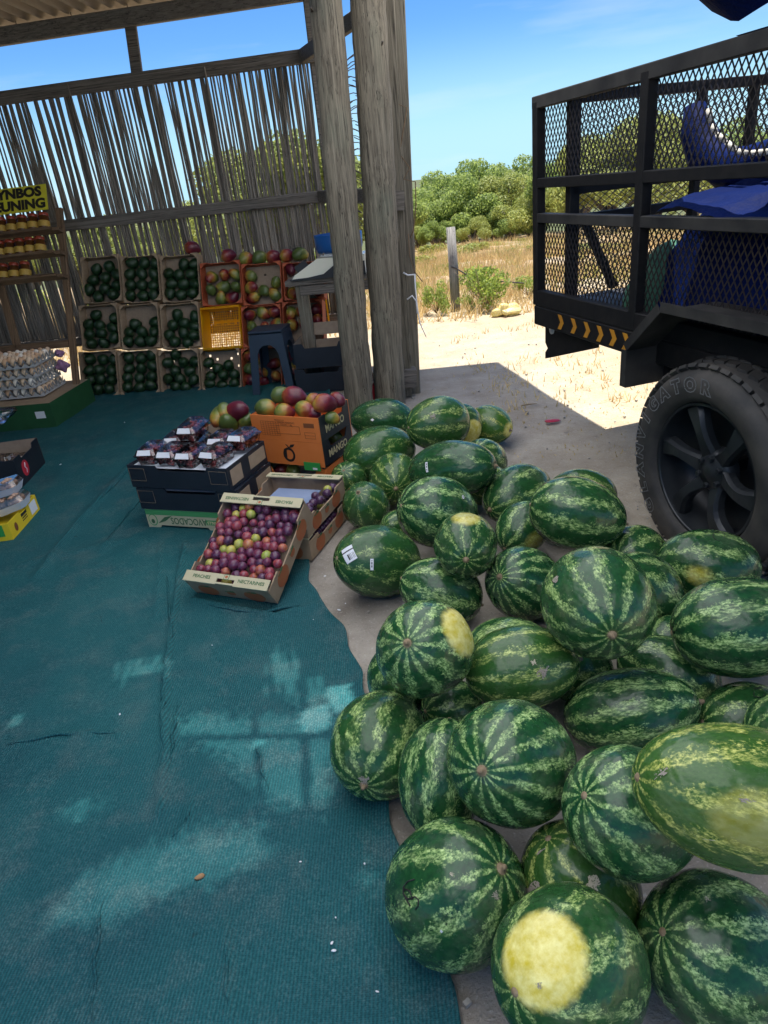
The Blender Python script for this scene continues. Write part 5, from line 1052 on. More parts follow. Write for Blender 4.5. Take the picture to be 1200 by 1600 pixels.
for (x, y, b, lb, s, ang) in [(416, 632, .32, 'green mango with pink blush at the front left of the orange carton', .062, .1), (445, 638, .55, 'pale green and pink mango along the front rim of the carton', .055, .3), (440, 612, .30, 'yellow green mango at the top of the heap in the carton', .058, .8), (460, 614, .92, 'large dark red mango on top of the heap', .068, .3), (476, 634, .45, 'yellow mango in the middle of the heap', .056, 0), (508, 625, .88, 'crimson mango at the right of the heap with dark spots', .062, .5), (489, 641, .82, 'small red mango tucked behind the front rim', .045, .2), (519, 648, .3, 'olive mango showing in the side opening of the carton', .042, .9), (492, 620, .75, 'orange red mango behind the crimson one', .048, .4), (527, 620, .85, 'dark red mango at the far corner of the orange carton', .05, .1)]:
    y += 5; p = at_plane(x, y, Mm @ Vector((0, -.06 if y > 625 else .02, 0)), my_); fruit('mango', MAN, p, s * .9, lb, 'mango', 'mangoes heaped in the orange carton', rot=(rng.uniform(-.3, .3), math.pi / 2 + ang * .4, YM + ang), blush=b - .24)
fruit('mango', MAN, at_y(522, 683, 3.92), .05, 'olive mango showing in the side slot of the lower orange carton', 'mango', None, blush=-.05)
for x, y, b, w_ in ((420, 727, .5, 'yellow orange mango at the left'), (440, 729, .8, 'dark red mango in the middle'), (458, 728, .45, 'green orange mango at the right')):
    fruit('mango', MAN, at_plane(x, y + 6, Mm @ Vector((0, -.10, 0)), my_), .045, w_ + ' of the gap under the orange cartons', 'mango', None, blush=b - .24)
fruit('mango', MAN, at_z(537, 699, .16), .048, 'red mango lying between the mango cartons and the watermelons', 'mango', None, blush=.45)
gl = thing('green_tag', 'bright green card tag under the orange mango carton', 'tag', at_plane(488, 729, Mm @ Vector((0, -.2, 0)), my_), YM); MB().box((0, 0, 0), (.11, .004, .05)).build('card', M['bright_green'], gl); MB().box((.02, -.003, -.012), (.03, .002, .012)).build('sticker', M['white'], gl)
lb_ = thing('loose_mango_carton', 'carton of loose mangoes behind the grape punnets', 'box', (-.93, 4.10, 0), rad(-24)); carton(lb_, .36, .36, .30, M['orange_card'], M['kraft_in'])
for (x, y, b, s, lb) in ((341, 652, .35, .055, 'green and orange mango at the left behind the grapes'), (356, 660, .32, .066, 'large green mango with orange end behind the grape punnets'), (371, 642, .88, .066, 'dark red mango on top behind the grape punnets'), (384, 658, .5, .05, 'yellow orange mango between the punnets and orange carton'), (350, 645, .4, .05, 'half hidden olive mango behind the grapes')):
    fruit('mango', MAN, at_y(x, y, 4.0), s, lb, 'mango', 'mangoes behind the grape punnets', blush=b - .24)

# ---------------------------------------------------------------- watermelons
def melon_mesh(seed):
    ns, nr = 56, 36; vs = []; fs = []; rg = random.Random(seed); k1, k2 = rg.uniform(-.09, .09), rg.uniform(0, 6)
    for i in range(nr + 1):
        th = math.pi * i / nr; z = -math.cos(th); r = math.sin(th)
        r *= 1 + k1 * z; zz = z * (1 - .03 * (1 - r) ** 8)
        for k in range(ns):
            p = 2 * math.pi * k / ns; l = 1 + .016 * math.cos(p * 2 + k2) * r + .028 * noise.noise(Vector((math.cos(p) * r, math.sin(p) * r, z)) * 1.6 + Vector((seed * 7, 0, 0))) + .0025 * math.cos(p * 11)
            vs.append((r * l * math.cos(p), r * l * math.sin(p), zz))
    for i in range(nr):
        for k in range(ns):
            k2_ = (k + 1) % ns; fs.append((i * ns + k, i * ns + k2_, (i + 1) * ns + k2_, (i + 1) * ns + k))
    me = bpy.data.meshes.new('watermelon'); me.from_pydata(vs, [], fs); me.materials.append(M['melon']); me.polygons.foreach_set('use_smooth', [True] * len(fs)); me.update(); return me
MEL = [melon_mesh(s) for s in range(8)]
STEM = [MB().lathe([(.0, .020), (.008, .019), (.010, .012), (.011, .004), (.017, -.001), (.024, -.006)], 9).mesh('stem', M['stem']), MB().lathe([(0, .003), (.007, .002), (.010, -.001), (.016, -.006)], 8).mesh('blossom_scar', M['stem'])]
MD = [["A", [0.062, 4.381, 0.148], [0.99, -0.06, -0.14], 0.22, 0.146],
["B", [0.017, 3.742, 0.162], [0.89, 0.45, -0.05], 0.23, 0.162],
["C", [0.36, 3.66, 0.33], [0.9, 0.42, -0.13], 0.194, 0.155],
["D", [0.539, 3.954, 0.198], [0.14, 0.6, -0.79], 0.15, 0.125],
["E", [0.737, 4.111, 0.125], [0.7, -0.71, -0.06], 0.158, 0.126],
["F", [0.583, 3.474, 0.142], [0.33, 0.57, -0.75], 0.153, 0.127],
["G", [0.343, 2.982, 0.331], [0.85, -0.5, 0.17], 0.228, 0.134],
["H", [0.076, 3.391, 0.139], [0.0, -0.99, 0.11], 0.181, 0.139],
["I", [-0.085, 3.115, 0.121], [-0.21, -0.52, 0.83], 0.145, 0.121],
["J", [-0.173, 3.528, 0.104], [0.18, 0.61, -0.77], 0.121, 0.101],
["K", [0.06, 2.937, 0.082], [0.72, 0.57, -0.4], 0.098, 0.081],
["L", [0.238, 2.694, 0.255], [0.88, 0.25, -0.41], 0.188, 0.159],
["M", [0.287, 2.2, 0.35], [-0.13, -0.98, 0.14], 0.142, 0.119],
["N", [-0.051, 2.487, 0.16], [0.84, 0.36, -0.4], 0.197, 0.152],
["P", [0.185, 2.231, 0.141], [0.9, -0.11, -0.42], 0.168, 0.134],
["Q", [0.646, 2.929, 0.181], [-0.81, -0.58, -0.03], 0.193, 0.143],
["R", [0.596, 2.627, 0.16], [0.71, 0.62, 0.33], 0.134, 0.112],
["S", [0.757, 2.359, 0.343], [0.94, -0.22, -0.24], 0.19, 0.144],
["T", [0.976, 2.97, 0.124], [0.91, -0.38, -0.17], 0.166, 0.123],
["U2", [0.544, 3.225, 0.122], [0.84, 0.45, -0.3], 0.136, 0.113],
["U", [0.503, 2.198, 0.154], [-0.63, -0.52, 0.58], 0.177, 0.141],
["V", [0.564, 1.568, 0.481], [-0.11, -0.99, 0.1], 0.183, 0.152],
["W", [0.905, 2.052, 0.157], [0.6, 0.09, -0.79], 0.169, 0.136],
["X", [0.993, 2.344, 0.131], [0.71, 0.57, -0.42], 0.151, 0.126],
["Y", [1.212, 2.188, 0.145], [0.94, -0.33, -0.09], 0.188, 0.145],
["Z", [0.986, 1.553, 0.347], [0.97, -0.19, 0.12], 0.195, 0.144],
["AA", [0.824, 1.639, 0.121], [0.77, -0.6, -0.23], 0.158, 0.122],
["AB", [0.351, 1.577, 0.271], [1.0, -0.01, 0.04], 0.171, 0.122],
["AC", [0.638, 1.463, 0.161], [0.95, -0.2, 0.23], 0.19, 0.123],
["AE", [0.358, 1.798, 0.137], [0.93, 0.2, -0.29], 0.161, 0.134],
["AF", [0.958, 1.416, 0.118], [0.98, 0.02, -0.17], 0.138, 0.111],
["AG", [0.981, 1.227, 0.246], [0.99, -0.03, -0.13], 0.143, 0.119],
["AH", [0.074, 1.549, 0.402], [-0.33, -0.67, 0.67], 0.164, 0.136],
["AI", [-0.009, 1.75, 0.133], [-0.07, 0.24, -0.97], 0.134, 0.112],
["AJ", [-0.088, 1.478, 0.14], [-0.31, -0.95, 0.04], 0.167, 0.141],
["AK", [0.07, 1.278, 0.193], [-0.28, -0.7, -0.65], 0.151, 0.116],
["AL", [0.226, 1.147, 0.359], [-0.51, -0.63, 0.59], 0.165, 0.143],
["AN", [0.057, 0.979, 0.165], [0.58, -0.29, 0.76], 0.176, 0.149],
["AO", [0.241, 0.737, 0.27], [0.74, 0.46, -0.49], 0.158, 0.134],
["AP", [0.567, 0.793, 0.157], [0.77, 0.05, -0.63], 0.174, 0.145],
["AQ", [0.555, 0.817, 0.578], [0.95, -0.08, -0.29], 0.184, 0.122],
["AR", [0.432, 0.947, 0.396], [0.74, 0.17, -0.65], 0.151, 0.126],
["AS", [0.337, 0.971, 0.148], [0.42, -0.17, -0.89], 0.155, 0.129],
["AM", [0.142, 1.641, 0.094], [0.8, 0.4, -0.3], 0.104, 0.087],
["AD", [0.573, 1.727, 0.103], [0.8, 0.4, -0.3], 0.121, 0.101],
["G1", [0.93, 1.845, 0.088], [0.8, 0.5, -0.2], 0.1, 0.086],  # filler melons from here on, added to darken gaps in the pile
["G2", [0.63, 1.95, 0.09], [0.6, -0.7, 0.1], 0.105, 0.09],
["G3", [0.715, 2.15, 0.085], [0.3, 0.8, 0.3], 0.1, 0.084],
["G4", [0.85, 2.76, 0.1], [0.9, -0.3, 0.1], 0.125, 0.102],
["G5", [1.13, 1.83, 0.1], [0.5, 0.8, 0], 0.12, 0.1]]
# id: (stripes, threshold, tone, spot pixel or None, spot cosine, label)
MP = {
'A': (10, .85, .10, None, 0, 'very dark long watermelon lying against the foot of the poles'), 'B': (9, .85, .40, None, 0, 'smooth green watermelon with thin pale lines below the dark one at the poles'),
'C': (10, .55, .42, None, 0, 'round watermelon with broken pale streaks on top at the back of the pile'), 'D': (9, .6, .30, (738, 680), .75, 'watermelon with a sunlit edge painted pale behind the round one at the back'),  # D's spot is its sunlit rim, put into the rind colour
'E': (8, .7, 1.0, (797, 672), .93, 'pale yellowish green watermelon at the far right back, alone on the sand'), 'F': (10, .2, .25, None, 0, 'small watermelon between the pale one and the long dark one'),
'G': (9, .95, .08, None, 0, 'long dark watermelon with a small white sticker near the back'), 'H': (13, .55, .45, None, 0, 'watermelon with pale lines fanning from its end, left side of the pile'),
'I': (10, .9, .35, None, 0, 'plain green watermelon with a russet cap beside the plum cartons'), 'J': (10, .6, .35, None, 0, 'watermelon wedged against the mango cartons, mostly hidden'), 'K': (10, .5, .3, None, 0, 'bright green sliver of watermelon above the one with the barcode'),
'L': (10, .05, .02, None, 0, 'boldly striped round watermelon raised in the middle of the back half'), 'M': (11, .45, .20, (728, 806), .90, 'round watermelon with a yellow patch on top, stem end facing forward'),
'N': (9, .75, .28, None, 0, 'dark watermelon with barcode sticker on the grey ground by the net'), 'P': (9, .05, .10, None, 0, 'watermelon with broad blotchy stripes just behind the star striped one'),
'Q': (9, .45, .18, None, 0, 'dark watermelon with faint pale lower edge at the middle right'), 'R': (9, .25, .12, (836, 846), .93, 'half hidden watermelon below the one on top near the wheel'), 'S': (9, .2, .15, None, 0, 'large oval watermelon on top of the pile in front of the trailer wheel'),
'T': (9, .4, .3, None, 0, 'watermelon peeping out behind the one on top near the wheel'), 'U2': (8, .5, .6, None, 0, 'watermelon deep behind the long dark one'), 'U': (15, .3, .04, None, 0, 'dark watermelon with narrow stripes and its end turned left'),
'V': (12, .25, .14, None, 0, 'big round watermelon in the middle with stem end facing the camera'), 'W': (9, .25, .12, None, 0, 'watermelon partly behind the big round one, right side'), 'X': (9, .2, .2, None, 0, 'small mottled watermelon against the tyre'),
'AM': (9, .2, .1, None, 0, 'small watermelon in the dark gap behind the one with the round stem'), 'AD': (9, .2, .1, None, 0, 'watermelon at the bottom of the dark gap below the big round one'), 'G1': (9, .2, .1, None, 0, 'small watermelon low down behind the dusty sloping one'), 'G2': (9, .3, .15, None, 0, 'small watermelon in the shadowed gap behind the big round one'), 'G3': (9, .2, .2, None, 0, 'small watermelon low between the narrow striped one and the big oval one'), 'G4': (9, .4, .1, None, 0, 'watermelon on the sand behind the big oval one near the wheel'), 'G5': (9, .3, .1, None, 0, 'watermelon on the ground below the one with the ink ring'), 'Y': (9, .3, .10, (1090, 900), .975, 'watermelon with small yellow spot and ink ring in front of the wheel'), 'Z': (10, .15, .03, None, 0, 'large dark striped watermelon cut by the right frame edge'), 'AA': (10, .15, .10, None, 0, 'dusty watermelon sloping down right behind the long pale striped one'),
'AB': (11, .35, .50, None, 0, 'bright green scarred watermelon in the centre of the pile'), 'AC': (10, -.05, .05, None, 0, 'long watermelon with wide pale stripes right of centre'), 'AE': (9, -.3, .2, None, 0, 'pale striped watermelon glimpsed behind the scarred one'),
'AF': (9, .4, .2, None, 0, 'low watermelon with a scraped patch and ink marks at the right'), 'AG': (10, .2, .1, None, 0, 'watermelon at the right frame edge beside the scraped one'), 'AH': (12, -.05, .05, (724, 985), .87, 'watermelon with white star of stripes and a yellow side patch'),
'AI': (10, .2, .1, None, 0, 'watermelon half hidden behind the star striped one on the left'), 'AJ': (11, .12, .22, None, 0, 'round watermelon on the net edge with a grey star scar'), 'AK': (11, -.1, .05, None, 0, 'upright striped watermelon tucked left of the one with the round stem'),
'AL': (14, .18, .06, None, 0, 'round watermelon with pale button stem facing the camera'), 'AN': (11, .22, .06, None, 0, 'front left watermelon with a black ink squiggle'), 'AO': (9, .45, .22, (843, 1495), .835, 'front watermelon with a big bright yellow patch'),
'AP': (11, .10, .06, None, 0, 'striped watermelon in the bottom right corner'), 'AQ': (9, .30, .80, (1185, 1290), .90, 'large olive green watermelon with yellow blotches lying on top at the right'), 'AR': (11, .02, .03, None, 0, 'blue green striped watermelon under the olive one'), 'AS': (9, .35, .60, None, 0, 'green watermelon with brown scars deep between the front ones')}
MO = {}
def mel_hit(o, x, y):
    im = o.matrix_world.inverted(); a = im @ CP; b = im @ (CP + ray(x, y)); d = b - a; A_ = d.dot(d); B_ = a.dot(d); C_ = a.dot(a) - 1; q = max(0, B_ * B_ - A_ * C_); return a + d * ((-B_ - math.sqrt(q)) / A_)
rm = random.Random(9)
for i, (n, p, ax, a, b) in enumerate(MD):
    st_, th_, tn_, sp_, sr_, lb = MP[n]; z = Vector(ax).normalized(); x = z.orthogonal().normalized(); x = Matrix.Rotation(rm.uniform(0, 6.28), 3, z) @ x; y = z.cross(x)
    o = inst('watermelon', MEL[i % 8], None); o.matrix_world = frame(Vector(p), x * b, y * b, z * a); tag(o, lb, 'watermelon', 'watermelons piled beside the net')
    o['stripes'] = float(st_); o['thr'] = float(th_) - .14; o['tone'] = float(tn_); o['spot'] = [0.0, 0.0, 1.0]; o['spot_cos'] = 2.0; o['spot_amt'] = 0.0; MO[n] = o
bpy.context.view_layer.update()
for n, o in MO.items():
    sp_, sr_ = MP[n][3], MP[n][4]
    if sp_: o['spot'] = [float(v) for v in mel_hit(o, *sp_).normalized()]; o['spot_cos'] = float(sr_); o['spot_amt'] = 0.30 if n == 'AQ' else .7 if n in ('Y', 'M') else .35 if n in ('R',) else .95
    for e in (1, -1):
        s = o.scale; 
        inst('stem' if e > 0 else 'blossom_scar', STEM[0 if e > 0 else 1], o, mat=Matrix.Translation((0, 0, e * .992)) @ Matrix.Diagonal((.62 / s.x, .62 / s.y, .62 * e / s.z, 1)) @ Matrix.Rotation(rm.uniform(0, 3), 4, 'Z'))
def decal(n, px_, w_, h_, ang, nx, ny, mats, fn, name, off=.0016):     # small sheet pressed onto the rind
    o = MO[n]; c = mel_hit(o, *px_); mw = o.matrix_world; im = mw.inverted(); cw = mw @ c
    nr_ = (im.transposed().to_3x3() @ c).normalized(); ex = (RT - nr_ * RT.dot(nr_)).normalized(); ey = nr_.cross(ex); ca, sa_ = math.cos(ang), math.sin(ang); e1 = ex * ca + ey * sa_; e2 = ey * ca - ex * sa_
    vs = []; fs = []; mi = []
    for j in range(ny + 1):
        for i in range(nx + 1):
            q = im @ (cw + e1 * ((i / nx - .5) * w_) + e2 * ((j / ny - .5) * h_)); q = q.normalized() * 1.0; qw = mw @ q; nn = (im.transposed().to_3x3() @ q).normalized(); vs.append(im @ (qw + nn * off))
    for j in range(ny):
        for i in range(nx):
            m_ = fn((i + .5) / nx, (j + .5) / ny)
            if m_ is not None: fs.append((j * (nx + 1) + i, j * (nx + 1) + i + 1, (j + 1) * (nx + 1) + i + 1, (j + 1) * (nx + 1) + i)); mi.append(m_)
    me = bpy.data.meshes.new(name); me.from_pydata(vs, [], fs); [me.materials.append(m_) for m_ in mats]; me.polygons.foreach_set('material_index', mi); me.update(); return inst(name, me, o)
bars_ = [random.Random(k).random() < .5 for k in range(40)]
decal('N', (545, 866), .052, .066, .45, 32, 24, [M['white'], M['ink'], M['shade_blue']], lambda u, v: (1 if .66 < v < .74 else 1 if (.12 < v < .5 and .30 < u < .9 and bars_[int(u * 32)]) else 0), 'barcode_sticker', .003)
decal('N', (581, 882), .013, .046, 0, 6, 16, [M['white'], M['ink']], lambda u, v: (1 if .3 < u < .7 and .1 < v < .9 and bars_[int(v * 16) + 3] else 0), 'small_sticker', .003)
decal('G', (667, 730), .013, .048, .12, 6, 16, [M['white'], M['ink']], lambda u, v: (1 if .3 < u < .7 and .1 < v < .9 and bars_[int(v * 16)] else 0), 'small_sticker', .003)
decal('A', (582, 656), .022, .016, 0, 6, 6, [M['white']], lambda u, v: 0 if (u - .5) ** 2 + (v - .5) ** 2 < .2 else None, 'torn_sticker', .003)
decal('L', (723, 777), .012, .018, 0, 6, 8, [M['white'], M['ink']], lambda u, v: 1 if (u - .5) ** 2 + (v - .5) ** 2 < .06 else 0 if (u - .5) ** 2 + (v - .5) ** 2 < .22 else None, 'torn_sticker', .003)
def scar(n, px_, size, seed, mat, spiky=True, sx=1.0):
    rg = random.Random(seed); sp = [rg.uniform(.35, 1) for _ in range(14)]
    def fn(u, v):
        x, y = (u - .5) * 2, (v - .5) * 2 * sx; r = math.hypot(x, y); a = (math.atan2(y, x) / (2 * math.pi)) % 1 * 14; k = int(a) % 14; f = a - int(a)
        lim = (.5 * sp[k] * (1 - abs(2 * f - 1)) + .22 + .55 * noise.noise(Vector((x * 3.1 + seed, y * 3.1, 2)))) if spiky else .55 + .4 * noise.noise(Vector((x * 2.2 + seed, y * 2.2, 0)))
        return 0 if r < lim and noise.noise(Vector((x * 9 + seed, y * 9, 1))) > -.32 else None
    decal(n, px_, size, size / sx if sx > 1 else size, rg.uniform(-.4, .4), 34, 34, [mat], fn, 'cork_scar', .0008)
M['scar'] = simple('corky_scar', (.22, .19, .15), (.36, .32, .27), 60, .9)
M['scar_pale'] = simple('pale_scrape', (.42, .38, .27), (.55, .5, .36), 60, .8)
for a in (('AJ', (569, 1219), .055, 3, M['scar']), ('AB', (848, 1050), .062, 5, M['scar']), ('AB', (834, 1035), .03, 6, M['scar_pale']), ('C', (676, 650), .06, 8, M['scar']), ('AS', (838, 1395), .085, 4, M['scar'], False), ('AS', (845, 1330), .05, 9, M['scar'], False, 2.5), ('AS', (928, 1378), .05, 11, M['scar_pale'], False), ('AF', (1152, 1071), .05, 7, M['scar_pale'], False, 2.0), ('V', (868, 906), .040, 12, M['scar'], False),
          ('V', (1000, 905), .05, 13, M['scar_pale'], False, 5.0), ('AQ', (1035, 1207), .05, 14, M['scar'], True, 1.6), ('AQ', (1165, 1250), .045, 15, M['scar'], True, 1.8), ('AQ', (1110, 1312), .035, 16, M['scar_pale'], False, 4.0), ('AN', (775, 1400), .03, 17, M['scar'], True), ('AN', (706, 1366), .014, 18, M['scar_pale'], True), ('AN', (690, 1455), .010, 19, M['white'], False), ('AP', (1105, 1405), .02, 20, M['scar_pale'], True), ('AO', (843, 1541), .018, 21, M['scar'], True)): scar(*a)
def ink(n, pts, r=.0014):
    o = MO[n]; im = o.matrix_world.inverted(); s = o.scale; q = [o.matrix_world @ (mel_hit(o, *p).normalized()) for p in pts]; mb = MB(); mb.tube(q, r, 5); mb.v = [tuple(im @ Vector(v)) for v in mb.v]; mb.build('ink_mark', M['ink'], o)
ink('AN', [(647, 1374), (637, 1377), (630, 1386), (630, 1396), (636, 1404), (645, 1405), (640, 1392), (632, 1389), (630, 1396), (636, 1408), (641, 1416)], .0016); ink('AN', [(638, 1405), (648, 1401), (654, 1406), (653, 1416), (649, 1421)], .0016)
ink('Y', [(1123 + 9 * math.cos(k * .55), 837 + 7.5 * math.sin(k * .55)) for k in range(13)], .0012)
ink('AF', [(1178, 1068), (1190, 1067), (1190, 1074), (1179, 1076)], .0012); ink('AF', [(1178, 1082), (1178, 1088), (1192, 1090), (1194, 1084)], .0012)

# ---------------------------------------------------------------- plants beyond the stall
def leaf_cloud(name, lobes, n, size, mat, seed, flat=.0):
    rg = np.random.RandomState(seed); C = []; 
    wts = np.array([l[3] * l[4] * l[5] for l in lobes]) ** .7; wts /= wts.sum(); which = rg.choice(len(lobes), n, p=wts)
    d = rg.normal(size=(n, 3)); d /= np.linalg.norm(d, axis=1)[:, None]; rr = rg.uniform(.55, 1.04, (n, 1)) ** .8; L = np.array(lobes)[which]; c = L[:, :3] + d * rr * L[:, 3:6]
    nrm = d + rg.normal(size=(n, 3)) * .7; nrm /= np.linalg.norm(nrm, axis=1)[:, None]; t = np.cross(nrm, rg.normal(size=(n, 3))); t /= np.linalg.norm(t, axis=1)[:, None]; b = np.cross(nrm, t); s = size * rg.uniform(.6, 1.4, (n, 1))
    V = np.stack([c - t * s, c - b * s * .45, c + t * s, c + b * s * .45], 1).reshape(-1, 3); Q = np.arange(n * 4).reshape(-1, 4); return np_mesh(name, V, Q, mat, smooth=False)
def make_tree(seed, hgt, spread, n, mat):
    rg = random.Random(seed); lobes = []; trunk = MB()
    for k in range(22):
        a = rg.uniform(0, 6.28); r = spread * math.sqrt(rg.random()) * .8; z = hgt * (.26 + .60 * (1 - (r / spread) ** 2) * rg.uniform(.35, 1)); s = spread * rg.uniform(.2, .34); lobes.append((r * math.cos(a), r * math.sin(a), z, s, s, s * .75))
        trunk.tube([(rg.uniform(-.2, .2), rg.uniform(-.2, .2), hgt * .12), (r * .45 * math.cos(a), r * .45 * math.sin(a), hgt * .35), (r * math.cos(a), r * math.sin(a), z)], [.09, .06, .02], 6)
    trunk.tube([(0, 0, -.3), (.05, .02, hgt * .1), (.1, .0, hgt * .3)], [.17, .14, .10], 8)
    return trunk.mesh('trunk', M['pale_bark']), leaf_cloud('crown', lobes, n, hgt * .0185, mat, seed)
TR = [make_tree(k, 4.2, 2.7, 18000, M['leaf'] if k % 3 else M['leaf2']) for k in range(4)]
rt = random.Random(4)
tlab = ['broad milkwood tree with pale trunks beyond the scrub slope', 'low rounded tree at the edge of the dune thicket', 'pale green tree in the thicket beyond the fence post', 'dark green tree in the thicket behind the trailer']
def put_tree(x, y, d, k, s, lb):
    p = at_y(x, y, d); z = ground_z(p.x, p.y); o = thing('tree', lb, 'tree', (p.x, p.y, z - .1), rt.uniform(0, 6.28), 'trees of the dune thicket'); s *= 1.08; o.scale = (s, s, s * rt.uniform(.95, 1.1)); inst('trunk', TR[k][0], o); inst('crown', TR[k][1], o)
for x, d, k, s, lb in [(655, 46, 1, .95, 'tree at the left end of the thicket next to the corner post'), (690, 49, 2, 1.08, 'second tree of the thicket right of the corner post'), (722, 45, 1, 1.0, 'tree with dark forked trunks behind the fence post'), (757, 50, 2, 1.15, 'tallest grey green tree in the middle of the thicket'), (790, 46, 3, .95, 'light green tree right of the middle of the thicket'), (806, 55, 2, 1.32, 'tall dark tree rising at the right of the thicket'), (832, 42, 0, .85, 'yellow green tree beside the trailer tail'), (735, 58, 1, 1.28, 'tree behind the middle of the thicket'), (680, 57, 1, 1.2, 'far tree at the left of the thicket'), (775, 60, 1, 1.38, 'far tree at the back of the thicket')]: put_tree(x, 330, d, k, s, lb)
for x, d, k, s, w in [(905, 40, 1, 1.05, 'leftmost of the trees'), (960, 30, 0, 1.0, 'second from the left of the trees'), (1020, 28, 3, 1.02, 'third from the left of the trees'), (1085, 30, 0, .95, 'tree right of the cage post among those'), (1150, 36, 1, 1.1, 'tree behind the blue roll among those'), (1230, 38, 2, 1.1, 'rightmost of the trees')]: put_tree(x, 300, d, k, s, w + ' seen through the trailer mesh')
for x, d, k, s, w in [(-60, 40, 0, 1.0, 'beyond the left frame edge'), (20, 45, 3, .9, 'behind the honey sign'), (95, 38, 0, .8, 'right of the honey rack'), (160, 44, 3, .9, 'above the first avocado column'), (225, 40, 0, .8, 'above the second avocado column'), (290, 38, 3, .9, 'above the third avocado column'), (345, 36, 0, .9, 'above the first mango column'), (420, 30, 3, 1.22, 'left half of the tall crown'), (465, 29, 0, 1.25, 'right half of the tall crown'), (520, 36, 3, 1.0, 'behind the first thick pole'), (580, 40, 1, 1.0, 'behind the corner poles')]: put_tree(x, 330, d, k, s, 'tree showing through the reed wall, ' + w)
for x, d, k, s, w in [(648, 43, 0, .42, 'below the left end of the thicket'), (676, 42, 1, .40, 'below the second tree of the thicket'), (706, 43, 2, .44, 'behind the top of the fence post'), (738, 42, 0, .42, 'below the middle of the thicket'), (770, 43, 1, .42, 'below the light green tree'), (800, 42, 2, .44, 'below the right of the thicket'), (828, 41, 1, .42, 'beside the tail post of the trailer')]: put_tree(x, 330, d, k, s, 'low bushy growth ' + w)
SH = [leaf_cloud('foliage', [(rg_.uniform(-.5, .5), rg_.uniform(-.35, .35), rg_.uniform(.12, .62), .2, .2, .17) for _ in range(12)], 1500, .040, M['shrub'], 30 + q) for q, rg_ in ((k, random.Random(50 + k)) for k in range(3))]
def twigs(seed):
    rg = random.Random(seed); mb = MB()
    for k in range(26):
        a = rg.uniform(0, 6.28); r = rg.uniform(.3, .7); mb.tube([(0, 0, 0), (r * .5 * math.cos(a), r * .5 * math.sin(a), rg.uniform(.15, .4)), (r * math.cos(a), r * math.sin(a), rg.uniform(.3, .85))], [.008, .006, .002], 4)
    return mb.mesh('twigs', M['stem'])
TWG = [twigs(k) for k in range(3)]
def shrub(x, y, k, s, lb, sx=1.0, dz=0):
    p = at_z(x, y, ground_z(*at_z(x, y).xy)); p.z = ground_z(p.x, p.y); o = thing('shrub', lb, 'shrub', p, rt.uniform(0, 6.28)); o.scale = (s * sx, s * sx, s); inst('foliage', SH[k], o); inst('twigs', TWG[k], o)
shrub(762, 480, 0, .66, 'big bright green shrub right of the fence post', 1.0); shrub(826, 462, 1, .36, 'green shrub beside the tail of the trailer', 1.1); shrub(682, 490, 2, .5, 'narrow green shrub between the corner post and the fence post', .7); shrub(733, 487, 1, .26, 'leafy shrub against the foot of the fence post', .9); shrub(706, 440, 2, .16, 'small green sprig growing around the fence post')
shrub(640, 460, 0, .3, 'low shrub at the foot of the corner post')
for x, y, s, w in ((300, 500, .9, 'above the third avocado column'), (180, 500, .9, 'behind the first avocado column'), (60, 480, .8, 'behind the honey rack'), (420, 460, .9, 'behind the mango trays'), (500, 440, .8, 'beside the first thick pole')): shrub(x, y, 0, s, 'green shrub showing through the reed wall ' + w)
SC = [leaf_cloud('scrub_bush', [(rg_.uniform(-.4, .4), rg_.uniform(-.3, .3), .18, .28, .28, .2) for _ in range(6)], 900, .05, M['scrub'] if q != 1 else M['leaf2'], 70 + q) for q, rg_ in ((k, random.Random(80 + k)) for k in range(3))]
spts = [(665, 365, 1.3), (690, 372, 1.0), (650, 385, 1.1), (672, 395, 1.2), (695, 402, .9), (660, 412, .8), (725, 372, .9), (735, 392, 1.0), (748, 388, .9), (725, 398, .8), (760, 362, .9), (782, 366, .9), (786, 352, .8), (808, 352, .9), (828, 360, .8), (815, 372, .6), (775, 380, .7), (740, 360, 1.2), (715, 352, 1.1), (668, 349, 1.7), (700, 348, 1.7), (730, 348, 1.8), (760, 347, 1.7), (795, 347, 1.8), (825, 346, 1.7), (690, 350, 1.3), (765, 352, .9), (830, 390, .5), (800, 392, .4), (700, 420, .5), (682, 358, .9), (655, 350, 1.0), (890, 340, 1), (930, 350, 1), (965, 335, .9), (1010, 345, .9), (1050, 330, 1), (905, 395, .8), (950, 390, .7)]
for i, (x, y, s) in enumerate(spts):
    z0 = 0.0
    for _ in range(12): p = at_z(x, y, z0); z0 = .5 * z0 + .5 * ground_z(p.x, p.y)
    p = at_z(x, y, z0); o = inst('scrub_bush', SC[i % 3], None, (p.x, p.y, ground_z(p.x, p.y) - .03), (0, 0, rt.uniform(0, 6.28)), (s, s, s * .8))
    w_ = ('seen through the trailer mesh' if x > 850 else ('left of the fence post' if x < 712 else 'right of the fence post') + (' close below the trees' if y < 368 else ' halfway down the slope' if y < 393 else ' low on the slope')); tag(o, 'yellow green scrub bush ' + w_, 'bush', 'scrub bushes ' + w_)
